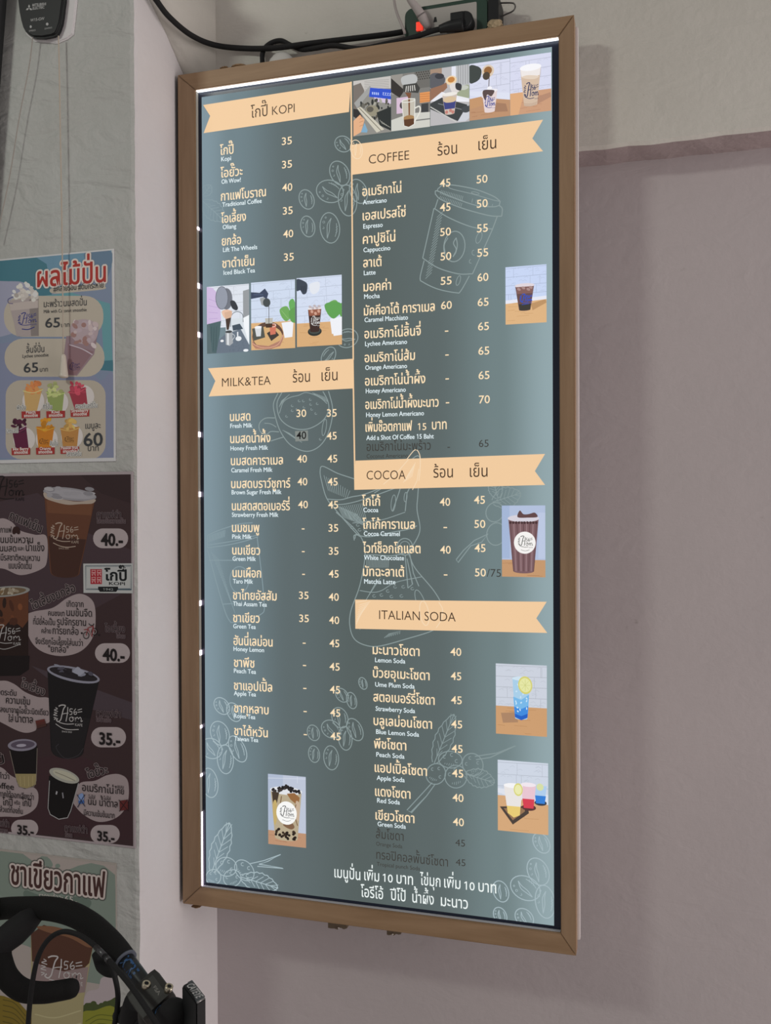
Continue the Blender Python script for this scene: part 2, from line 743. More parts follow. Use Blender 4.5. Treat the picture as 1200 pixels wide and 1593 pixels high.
o1, o2 = on_y(302.3, 139, 0), on_y(870.0, 57, 0)
o3, o4 = on_y(872.4, 1451.7, 0), on_y(311.4, 1381.5, 0)
IL, IR = (o1.x + o4.x) / 2, (o2.x + o3.x) / 2
IT, IB = (o1.z + o2.z) / 2, (o3.z + o4.z) / 2

M_WV = wood('oak_rail_upright', (0.37, 0.245, 0.148), (0.28, 0.178, 0.102), 2)
M_WH = wood('oak_rail_level', (0.38, 0.25, 0.147), (0.29, 0.182, 0.1), 0)
M_DARK = pm('dark_brown_edge', (0.03, 0.02, 0.012, 1), 0.7)
M_WHITE = pm('white_plastic', (0.78, 0.74, 0.74, 1), 0.45)
M_NAVY = pm('navy_bezel', (0.010, 0.016, 0.038, 1), 0.28)
M_LED = pm('led_white', (0.8, 0.85, 0.9, 1), 0.5, 0, (0.86, 0.93, 1.0, 1), 2.2)
M_LEDP = pm('led_pink', (0.9, 0.8, 0.9, 1), 0.5, 0, (1.0, 0.86, 1.0, 1), 2.6)
M_PALE = pm('pale_inner_edge', (0.42, 0.40, 0.35, 1), 0.5)

D = 0.03


def rail(pts, m):
    """mitred rail: four (X, Z) corners seen from the front"""
    bm = bmesh.new()
    add_prism(bm, [(x, 0.0, z) for x, z in pts], [(x, D, z) for x, z in pts])
    bmesh.ops.bevel(bm, geom=[e for e in bm.edges if all(abs(v.co.y) < 1e-6 for v in e.verts)], offset=0.0011, segments=2, affect='EDGES')
    return bm_obj('frame_rail', bm, [m], board)


g = 0.00025
rail([(XL, ZT), (IL, IT), (IL, IB), (XL, ZBo)], M_WV)
rail([(XR, ZBo), (IR, IB), (IR, IT), (XR, ZT)], M_WV)
rail([(XL + g, ZT + g), (XR - g, ZT + g), (IR - g, IT + g), (IL + g, IT + g)], M_WH)
rail([(IL + g, IB - g), (IR - g, IB - g), (XR - g, ZBo - g), (XL + g, ZBo - g)], M_WH)
# dark brown strip along the left rail's outer edge
bm = bmesh.new()
add_prism(bm, [(XL - 0.0012, 0.002, ZT - 0.003), (XL - 0.0003, 0.002, ZT - 0.003), (XL - 0.0003, 0.002, ZBo + 0.02), (XL - 0.0012, 0.002, ZBo + 0.02), (XL - 0.0042, 0.002, ZC - 0.2), (XL - 0.0042, 0.002, ZC + 0.2)],
          [(XL - 0.0012, D, ZT - 0.003), (XL - 0.0003, D, ZT - 0.003), (XL - 0.0003, D, ZBo + 0.02), (XL - 0.0012, D, ZBo + 0.02), (XL - 0.0042, D, ZC - 0.2), (XL - 0.0042, D, ZC + 0.2)])
bm_obj('edge_strip', bm, [M_DARK], board, )['label'] = 'dark brown edge strip'
# white backing board, a little wider than the frame on the right
bm = bmesh.new()
add_box(bm, XL + 0.02, XR + 0.0042, D + 0.0002, D + 0.011, ZBo + 0.012, ZT - 0.004, 0, 0.001)
bm_obj('backing_board', bm, [M_WHITE], board)['label'] = 'white backing board'
bm = bmesh.new()
add_box(bm, XL + 0.03, XR - 0.03, D + 0.0112, BEAM_Y - 0.0005, ZBo + 0.03, ZT - 0.046, 0, 0.002)
bm_obj('light_box', bm, [M_WHITE], board)

# recessed display: navy bezel, then the backlit panel
PY = REC
bm = bmesh.new()
add_box(bm, IL - 0.004, IR + 0.004, PY, PY + 0.006, IB - 0.004, IT + 0.004)
bm_obj('bezel', bm, [M_NAVY], board)['label'] = 'navy border around the backlit print'

c1, c2, c3, c4 = on_y(313.3, 151, PY), on_y(858.5, 74, PY), on_y(862.8, 1438.7, PY), on_y(322, 1373.5, PY)
QL, QR, QT, QB = (c1.x + c4.x) / 2, (c2.x + c3.x) / 2, (c1.z + c2.z) / 2, (c3.z + c4.z) / 2

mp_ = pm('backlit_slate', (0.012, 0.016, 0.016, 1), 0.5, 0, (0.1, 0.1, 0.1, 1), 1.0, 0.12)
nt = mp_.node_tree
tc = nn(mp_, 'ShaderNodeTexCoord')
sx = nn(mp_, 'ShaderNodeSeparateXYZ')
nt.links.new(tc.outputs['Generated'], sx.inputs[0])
# edge-lit glow, with a window reflection on the right side painted into it
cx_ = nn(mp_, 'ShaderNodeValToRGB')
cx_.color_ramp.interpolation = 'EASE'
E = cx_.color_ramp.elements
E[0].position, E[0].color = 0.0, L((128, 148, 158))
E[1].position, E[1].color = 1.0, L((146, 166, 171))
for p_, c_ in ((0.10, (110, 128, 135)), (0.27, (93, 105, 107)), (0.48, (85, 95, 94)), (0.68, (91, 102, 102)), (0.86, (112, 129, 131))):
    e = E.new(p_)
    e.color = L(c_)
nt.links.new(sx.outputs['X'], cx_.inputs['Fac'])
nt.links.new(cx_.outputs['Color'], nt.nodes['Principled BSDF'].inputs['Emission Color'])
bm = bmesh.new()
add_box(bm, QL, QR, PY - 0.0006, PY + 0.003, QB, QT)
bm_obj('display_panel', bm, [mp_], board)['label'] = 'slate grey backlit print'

# LED light along the recess
bm = bmesh.new()
add_box(bm, IL + 0.001, IR - 0.001, 0.003, PY - 0.001, IT - 0.0014, IT - 0.0004)
bm_obj('light_strip', bm, [M_LED], board)['label'] = 'glowing white light strip under the top rail'
bm = bmesh.new()
add_box(bm, IL + 0.0002, IL + 0.0012, 0.003, PY - 0.0006, IB + 0.002, IT - 0.003)
bm_obj('inner_edge', bm, [M_PALE], board)
za, zb_ = on_y(313, 1378, 0.008).z, on_y(312.5, 1262, 0.01).z
bm = bmesh.new()
add_box(bm, IL + 0.0013, IL + 0.0019, 0.006, PY - 0.0007, za, zb_)
bm_obj('light_strip', bm, [M_LEDP], board)['label'] = 'glowing light strip low on the left rail'
bm = bmesh.new()
add_box(bm, IL + 0.001, IR - 0.001, 0.004, PY - 0.0006, IB + 0.0003, IB + 0.0012)
bm_obj('inner_edge', bm, [pm('brushed_inner_edge', (0.55, 0.55, 0.58, 1), 0.35)], board)
for px, py in ((309, 356), (308.2, 445), (309.5, 521), (310.6, 676), (311.5, 769), (312.4, 938), (312.8, 1015), (313, 1130), (313, 1205)):
    z = on_y(px, py, 0.008).z
    bm = bmesh.new()
    h = 0.0045 if py not in (356, 1130, 1205) else 0.0025
    add_box(bm, IL + 0.0013, IL + 0.0026, 0.003, 0.0098, z - h, z + h, 0, 0.0004)
    bm_obj('light_diode', bm, [M_LEDP], board)

# ------------------------------------------------------------------ print of the board
CREAM, WHT, BAN, INK, GREY = lit((252, 226, 186)), lit((232, 246, 250)), lit((240, 203, 160)), lit((62, 46, 34)), lit((139, 154, 154))
PALE_, FAINT2, FAINT3 = lit((166, 184, 190)), lit((136, 152, 153)), lit((134, 154, 161))
FAINT, DIM, BANL = lit((112, 128, 130)), lit((62, 60, 56)), lit((244, 219, 186))
PB = PY - 0.0006                              # face of the panel


def sheet(level, ox=0, oy=0, s=1.0):
    sh = Sheet(PB - 0.0010 * level - 0.0001, ox, oy, s)
    sh.clip = (QL, QR, QB, QT)
    return sh


# line drawings under everything
def bean(sh, cx, cy, rx, ry, rot, m=GREY, w=0.0016):
    sh.oval(cx, cy, rx, ry, w, m, rot)
    c, s = math.cos(rot), math.sin(rot)

    def q(b, a):
        return (cx + a * rx * c - b * ry * s, cy + a * rx * s + b * ry * c)
    sh.line([q(-.25, -.62), q(-.02, -.25), q(.10, .2), q(.40, .66)], w * 0.8, m, curve=True)
    sh.line([q(-.25, -.62), q(.20, -.25), q(.32, .2), q(.40, .66)], w * 0.8, m, curve=True)
    sh.line([q(-.72, -.25), q(-.66, .25), q(-.42, .62)], w * 0.7, m, curve=True)
    for t in (.0, .16, .32):
        sh.line([q(-.82 + t * .3, -.05 + t), q(-.62 + t * .3, .05 + t)], w * 0.6, m)
    sh.oval(*q(.55, -.42), rx * .07, rx * .07, w * 0.5, m, n=8)
    sh.oval(*q(.30, -.70), rx * .05, rx * .05, w * 0.5, m, n=8)
    sh.oval(*q(.68, -.05), rx * .06, rx * .06, w * 0.5, m, n=8, a0=-90, a1=150)


def leaf(sh, a, b, wd, m, w=0.0015, n=7, side=1.0):
    """serrated leaf from base a to tip b"""
    A_, B_ = Vector(a), Vector(b)
    d = B_ - A_
    nr = Vector((-d.y, d.x)).normalized() * wd
    for sgn in (1, -1):
        pts = []
        for i in range(n * 2 + 1):
            t = i / (n * 2)
            r = math.sin(math.pi * min(1, t * 0.93 + 0.05)) ** 0.8 * (1.0 if i % 2 else 0.88)
            p = A_ + d * t + nr * sgn * r
            pts.append(tuple(p))
        pts[-1] = tuple(B_)
        sh.line(pts, w, m)
        for i in range(1, n):
            t = i / n
            p = A_ + d * t * 0.92
            e = A_ + d * min(1, t + 0.13) + nr * sgn * math.sin(math.pi * t) * 0.7
            sh.line([tuple(p), tuple(e)], w * 0.7, m)
    sh.line([a, b], w, m)


def cherry(sh, cx, cy, rx, ry, rot, m, w=0.0016):
    sh.oval(cx, cy, rx, ry, w, m, rot)
    c, s = math.cos(rot), math.sin(rot)

    def q(a, b):
        return (cx + a * rx * c - b * ry * s, cy + a * rx * s + b * ry * c)
    for a, b in ((-.5, -.3), (.1, -.6), (.55, .1)):
        sh.oval(*q(a, b), rx * .14, rx * .14, w * .7, m, n=10, a0=60, a1=300)
    for t in range(5):
        sh.line([q(-.4 + t * .18, .45), q(-.45 + t * .18, .72 - abs(t - 2) * .06)], w * .6, m)


K0, MT0, M40, C80 = (300, 120, 4.615), (300, 420, 4.615), (300, 1020, 3.983), (500, 1040, 2.927)


def one_bean(fr, a):
    sh = sheet(0, *fr)
    bean(sh, *a, m=PALE_ if (fr == C80 and a[0] > 760) or (fr == M40 and a[0] < 350) else GREY)
    sh.build('bean_drawing', board)


for a in ((1080, 480, 62, 55, .6), (1055, 690, 92, 66, 1.1), (985, 820, 98, 80, .25), (1112, 885, 112, 66, 1.45), (1190, 820, 90, 60, 1.2),
          (818, 878, 72, 52, 1.2), (826, 1072, 76, 50, 1.35), (985, 1082, 110, 70, 1.45)):
    one_bean(K0, a)
one_bean(MT0, (1110, 490, 78, 66, -.35))
one_bean(MT0, (975, 620, 72, 46, -1.1))
for a in ((180, 312, 58, 42, .9), (255, 350, 62, 40, 1.1), (168, 482, 78, 56, 1.2), (115, 575, 70, 60, .6), (278, 578, 88, 46, 1.1), (202, 642, 90, 50, 1.5), (105, 788, 92, 50, 1.4),
          (925, 245, 48, 34, .9), (985, 278, 52, 30, 1.3), (1055, 172, 38, 24, 1.2), (912, 385, 66, 48, 1.2), (858, 455, 64, 52, .6), (1005, 458, 74, 44, 1.1), (945, 512, 74, 42, 1.45),
          (748, 478, 50, 36, 1.2), (752, 610, 52, 34, 1.4), (858, 633, 75, 46, 1.45)):
    one_bean(M40, a)
for a in ((1003, 795, 50, 34, 1.0), (1070, 820, 60, 34, 1.3), (988, 925, 66, 46, 1.1), (930, 1000, 72, 52, .5), (1020, 1062, 76, 44, 1.4), (1050, 975, 64, 40, 1.3), (818, 1015, 50, 34, 1.2), (815, 1125, 40, 28, 1.1), (925, 1135, 48, 36, .8)):
    if a[0] + 40 < 1062:
        one_bean(C80, a)

# paper cup
sh = sheet(0, 540, 180, 3.529)
w = 0.0016
sh.line([(500, 400), (545, 378), (690, 400), (800, 440), (842, 470)], w, GREY, curve=True)
sh.line([(485, 430), (492, 412), (560, 440), (700, 490), (800, 500), (838, 492)], w, GREY, curve=True)
sh.line([(485, 430), (520, 462), (640, 510), (780, 548), (850, 552)], w, GREY, curve=True)
sh.line([(842, 470), (838, 492), (853, 510), (850, 552)], w, GREY, curve=True)
sh.line([(500, 400), (495, 415)], w, GREY)
sh.line([(560, 380), (570, 400), (690, 430), (800, 462), (838, 470)], w * .7, GREY, curve=True)
sh.oval(705, 425, 22, 6, w * .6, GREY, .2)
for i in range(14):
    sh.line([(520 + i * 9, 408 + i * 2.5), (512 + i * 9, 432 + i * 3)], w * .6, GREY)
    sh.line([(515 + i * 9, 440 + i * 3), (508 + i * 9, 458 + i * 3.2)], w * .6, GREY)
for i in range(6):
    sh.line([(690 + i * 22, 455 + i * 6), (686 + i * 22, 478 + i * 5)], w * .6, GREY)
sh.line([(500, 458), (484, 508)], w, GREY)
sh.line([(826, 552), (800, 622)], w, GREY)
sh.line([(478, 508), (560, 560), (690, 612), (800, 622)], w, GREY, curve=True)
sh.line([(478, 508), (416, 782)], w, GREY)
sh.line([(800, 622), (690, 868)], w, GREY)
sh.line([(416, 782), (500, 835), (610, 868), (690, 868)], w, GREY, curve=True)
sh.line([(424, 795), (402, 890), (420, 915), (500, 952), (600, 972), (625, 962), (672, 880)], w, GREY, curve=True)
sh.oval(590, 718, 58, 84, w, GREY, .1)
sh.line([(600, 670), (585, 700), (600, 735), (582, 775)], w, GREY, curve=True)
sh.line([(600, 670), (606, 710), (598, 750), (582, 775)], w, GREY, curve=True)
sh.line([(555, 670), (535, 710), (540, 755)], w * .8, GREY, curve=True)
for i in range(22):
    y = 535 + i * 16
    sh.line([(500 - i * 3.0 + 28, y - 10), (486 - i * 3.0 + 8, y + 24)], w * .6, GREY)
sh.oval(725, 670, 14, 32, w * .7, GREY, .35)
sh.oval(612, 905, 10, 28, w * .7, GREY, .3)
sh.oval(697, 752, 10, 14, w * .6, GREY, 0, 60, 280)
sh.oval(680, 800, 8, 10, w * .6, GREY, 0, 60, 280)
sh.build('paper_cup_drawing', board)

# mug
sh = sheet(0, 300, 420, 4.615)
sh.line([(612, 885), (580, 960), (590, 1040), (625, 1150), (690, 1245), (770, 1292), (840, 1300), (910, 1265), (965, 1190), (998, 1080), (1003, 980), (975, 870)], w, GREY, curve=True)
sh.line([(640, 880), (605, 960), (630, 1070), (720, 1135), (830, 1140), (930, 1085), (975, 1010), (970, 940), (935, 872)], w, GREY, curve=True)
sh.line([(622, 1030), (650, 950), (700, 915), (760, 900), (810, 880), (870, 895), (920, 920), (965, 960)], w * .8, GREY, curve=True)
sh.line([(590, 1062), (520, 1065), (478, 1105), (485, 1160), (530, 1180), (560, 1160), (620, 1162)], w, GREY, curve=True)
sh.line([(600, 1128), (560, 1105), (515, 1100)], w * .8, GREY, curve=True)
sh.line([(560, 1228), (610, 1212), (650, 1200)], w, GREY, curve=True)
for i in range(8):
    sh.line([(645 + i * 12, 1150 + i * 8), (700 + i * 12, 1175 + i * 9)], w * .6, GREY)
    sh.line([(620 + i * 6, 985 - i * 9), (640 + i * 8, 935 - i * 6)], w * .6, GREY)
    sh.line([(860 + i * 12, 880 + i * 4), (890 + i * 12, 905 + i * 7)], w * .6, GREY)
sh.oval(945, 1130, 14, 60, w * .7, GREY, .15)
for x, y in ((765, 940), (795, 940), (845, 930), (895, 960), (848, 965), (715, 975), (675, 1050), (715, 1010), (800, 985), (855, 1000), (885, 1030), (750, 1000), (917, 1215)):
    sh.oval(x, y, 8, 7, w * .6, GREY, 0, 20, 260, 8)
sh.build('mug_drawing', board)

# pour-over coffee maker
sh = sheet(0, 300, 720, 4.615)
sh.line([(1160, 115), (1040, 75), (935, 25), (915, 60), (925, 130), (960, 250), (1020, 330), (1150, 480), (1200, 530)], w, GREY, curve=True)
sh.line([(965, 260), (1060, 265), (1140, 245), (1250, 220), (1500, 120)], w, GREY, curve=True)
sh.line([(1000, 300), (1100, 295), (1250, 255), (1500, 165)], w, GREY, curve=True)
for i in range(12):
    sh.line([(942 + i * 17, 90 + i * 10), (975 + i * 12, 200 + i * 5)], w * .6, GREY, curve=True)
    sh.line([(1060 + i * 14, 312 - i * 2), (1120 + i * 13, 400 + i * 6)], w * .6, GREY)
sh.line([(1165, 545), (1172, 515), (1195, 515)], w, GREY, curve=True)
sh.frame(540, 750, 3.529)
sh.line([(-60, 165), (40, 255), (90, 330), (98, 420), (70, 570), (22, 705), (16, 790), (40, 860), (100, 895), (180, 900), (330, 860), (470, 815), (515, 770), (525, 690), (480, 600), (380, 480), (350, 420), (345, 380), (400, 270), (385, 150), (390, 60), (398, -140), (310, -80), (240, 0), (150, 60)], w, GREY, curve=True)
sh.line([(345, 380), (300, 395), (230, 405), (160, 400), (98, 400)], w, GREY, curve=True)
sh.oval(318, 355, 42, 46, w, GREY)
sh.oval(318, 355, 28, 30, w * .7, GREY)
sh.line([(320, 400), (328, 500), (335, 582)], w, GREY)
sh.line([(345, 395), (365, 500), (395, 572)], w, GREY)
sh.line([(335, 582), (360, 560), (330, 420)], w * .8, GREY)
sh.line([(40, 320), (44, 290), (120, 300), (250, 275), (330, 260), (385, 240)], w, GREY, curve=True)
sh.line([(30, 225), (110, 215), (200, 205), (320, 165)], w * .8, GREY, curve=True)
sh.line([(70, 595), (140, 605), (190, 595), (270, 550), (410, 520)], w * .8, GREY, curve=True)
sh.line([(250, 160), (285, 60), (310, -20)], w, GREY)
sh.line([(320, 160), (330, 60), (380, -40)], w, GREY)
sh.oval(255, 115, 12, 45, w * .7, GREY, .1)
sh.oval(322, 82, 8, 26, w * .7, GREY, .1)
sh.oval(405, 660, 22, 72, w * .8, GREY, -.35)
for i in range(16):
    sh.line([(75 + i * 5, 700 - i * 9), (95 + i * 6, 660 - i * 9)], w * .6, GREY)
    sh.line([(70 + i * 3, 810 - i * 7), (110 + i * 4, 750 - i * 7)], w * .6, GREY)
    sh.line([(-50 + i * 7, 130 + i * 3), (-20 + i * 8, 195 + i * 3)], w * .6, GREY)
    sh.line([(110 + i * 8, 420), (106 + i * 8, 470)], w * .6, GREY)
for i in range(8):
    sh.line([(205 + i * 12, 855 - i * 3), (235 + i * 8, 830 - i * 2)], w * .6, GREY)
for x, y in ((225, 598), (265, 575), (310, 575), (245, 628), (300, 625), (360, 585), (150, 625), (190, 620), (60, 235), (100, 260), (150, 240), (70, 262), (30, 250)):
    sh.oval(x, y, 9, 7, w * .6, GREY, 0, 20, 300, 8)
sh.build('coffee_maker_drawing', board)

# faint takeaway cup behind the milk list
sh = sheet(0, 300, 720, 4.615)
for pts in ([(105, 520), (200, 480), (330, 440), (430, 430)], [(105, 610), (250, 590), (380, 560), (470, 530)], [(105, 520), (105, 610)], [(110, 590), (300, 560), (460, 520)],
            [(105, 625), (215, 1015), (262, 1130), (300, 1145), (420, 1120), (500, 1080), (515, 1050)], [(462, 530), (500, 850), (515, 1050)], [(115, 700), (290, 700)], [(215, 1015), (300, 1010)]):
    sh.line(pts, w, FAINT3, curve=len(pts) > 2)
sh.oval(335, 840, 68, 95, w, FAINT3)
for i in range(20):
    sh.line([(118 + i * 6, 520 - i * 2), (114 + i * 6, 570 - i * 2)], w * .6, FAINT3)
    sh.line([(130 + i * 8, 640 + i * 20), (190 + i * 6, 700 + i * 20)], w * .5, FAINT3)
sh.build('takeaway_cup_drawing', board)
sh = sheet(0, 300, 120, 4.615)
leaf(sh, (72, 890), (225, 1030), 70, FAINT3, 0.0012)
leaf(sh, (72, 850), (130, 775), 40, FAINT3, 0.0012, 4)
sh.build('leaf_drawing', board)

# branches with coffee cherries
sh = sheet(0, 300, 1020, 3.983)
leaf(sh, (118, 1340), (228, 1035), 60, PALE_, 0.0017)
leaf(sh, (300, 1372), (528, 1440), 62, PALE_, 0.0017)
sh.line([(350, 1290), (440, 1270), (545, 1232), (470, 1272), (410, 1292), (560, 1318), (400, 1305)], w, PALE_)
cherry(sh, 320, 1330, 72, 52, .9, PALE_)
cherry(sh, 208, 1308, 66, 58, .3, PALE_)
cherry(sh, 245, 1378, 55, 52, -.4, PALE_)
cherry(sh, 128, 1372, 46, 48, .4, PALE_)
sh.build('coffee_branch_drawing', board)
sh = sheet(0, 500, 1040, 2.927)
leaf(sh, (515, 430), (605, 208), 44, FAINT2, 0.0014)
leaf(sh, (655, 480), (790, 520), 44, FAINT2, 0.0014)
sh.line([(700, 400), (800, 385), (885, 352), (770, 405), (705, 415)], w, FAINT2)
sh.line([(505, 520), (450, 580), (390, 645), (410, 655), (480, 580), (520, 525)], w, FAINT2)
cherry(sh, 690, 437, 46, 52, -.5, FAINT2)
cherry(sh, 588, 415, 54, 38, .1, FAINT2)
cherry(sh, 522, 480, 44, 48, .4, FAINT2)
cherry(sh, 613, 492, 50, 52, -.2, FAINT2)
sh.build('coffee_branch_drawing', board)
sh = sheet(0, 540, 750, 3.529)
sh.line([(600, 425), (640, 375), (700, 320), (775, 285), (740, 330), (680, 350), (610, 442), (600, 425)], w, FAINT2)
leaf(sh, (800, 110), (955, 60), 60, FAINT2, 0.0013)
leaf(sh, (830, 90), (800, -20), 40, FAINT2, 0.0013)
sh.oval(812, 165, 48, 54, w, FAINT2, .4)
sh.oval(820, 285, 52, 62, w, FAINT2, .2)
sh.build('coffee_branch_drawing', board)

# divider between the two columns
sh = sheet(1)
sh.line([(546.4, 127), (549.8, 560)], 0.0026, BAN)
sh.line([(549.3, 560), (552.6, 762)], 0.0026, BAN)
sh.build('divider_line', board)

# section banners with their headings
ban = [
    ((300, 120, 4.615), [(75, 200), (1135, 35), (1122, 250), (78, 402), (125, 278)]),
    ((300, 420, 4.615), [(110, 706), (1155, 637), (1158, 850), (115, 908), (162, 797)]),
    ((540, 180, 3.529), [(22, 160), (1077, 22), (1018, 125), (1077, 195), (22, 325)]),
    ((540, 490, 3.529), [(47, 800), (1088, 763), (1032, 857), (1088, 933), (42, 960)]),
    ((540, 750, 3.529), [(45, 645), (1097, 657), (1040, 748), (1100, 828), (46, 805)]),
]
HEM = 0.0222
heads = [
    [('โกปี๊', 417, 293, 537, 285), ('KOPI', 570, 273, 732, 250)],
    [('MILK&TEA', 210, 838, 560, 817), ('ร้อน', 718, 808, 842, 800), ('เย็น', 925, 797, 1040, 791)],
    [('COFFEE', 120, 265, 342, 242), ('ร้อน', 497, 220, 605, 209), ('เย็น', 722, 190, 820, 181)],
    [('COCOA', 108, 904, 322, 898), ('ร้อน', 475, 893, 582, 889), ('เย็น', 675, 889, 772, 886)],
    [('ITALIAN SODA', 177, 752, 597, 758)],
]
bans = []
for (fr, pts), hd in zip(ban, heads):
    sh = sheet(2, *fr)
    sh.poly(pts, BAN)
    b = sh.build('section_banner', board, 'peach banner reading ' + {'โ': 'KOPI'}.get(hd[0][0][0], hd[0][0]))
    bans.append(b)
    sh = sheet(3, *fr)
    for t, x0, y0, x1, y1 in hd:
        lat = t.isascii()
        sh.text(t, x0, y0, x1, INK, em=(HEM if lat else 0.0275), bold=-0.006 if lat else 0.0)
    sh.build('heading_lettering', b)
# pale outlines that run on across the banners
sh = Sheet(PB - 0.0024 - 0.0001, 540, 490, 3.529)
sh.line([(330, 790), (375, 740), (400, 770), (402, 840), (395, 910)], w * .8, BANL, curve=True)
sh.line([(360, 960), (385, 910), (395, 845)], w * .7, BANL)
sh.line([(200, 930), (280, 860), (340, 790)], w * .7, BANL)
for i in range(6):
    sh.line([(310 + i * 9, 920 - i * 6), (345 + i * 6, 860 - i * 10)], w * .6, BANL)
sh.build('line_drawing', bans[3])
sh = Sheet(PB - 0.0024 - 0.0001, 540, 750, 3.529)
sh.line([(48, 660), (110, 650)], w * .6, BANL)
for i in range(9):
    sh.line([(50 + i * 2, 780 - i * 13), (80 + i * 6, 720 - i * 8)], w * .6, BANL)
sh.oval(425, 720, 24, 68, w * .8, BANL, -.15)
sh.line([(505, 660), (525, 700), (515, 760), (490, 800)], w * .8, BANL, curve=True)
sh.build('line_drawing', bans[4])
sh = Sheet(PB - 0.0024 - 0.0001, 540, 180, 3.529)
bean(sh, 52, 185, 52, 32, 1.4, BANL, 0.0012)
sh.build('line_drawing', bans[2])

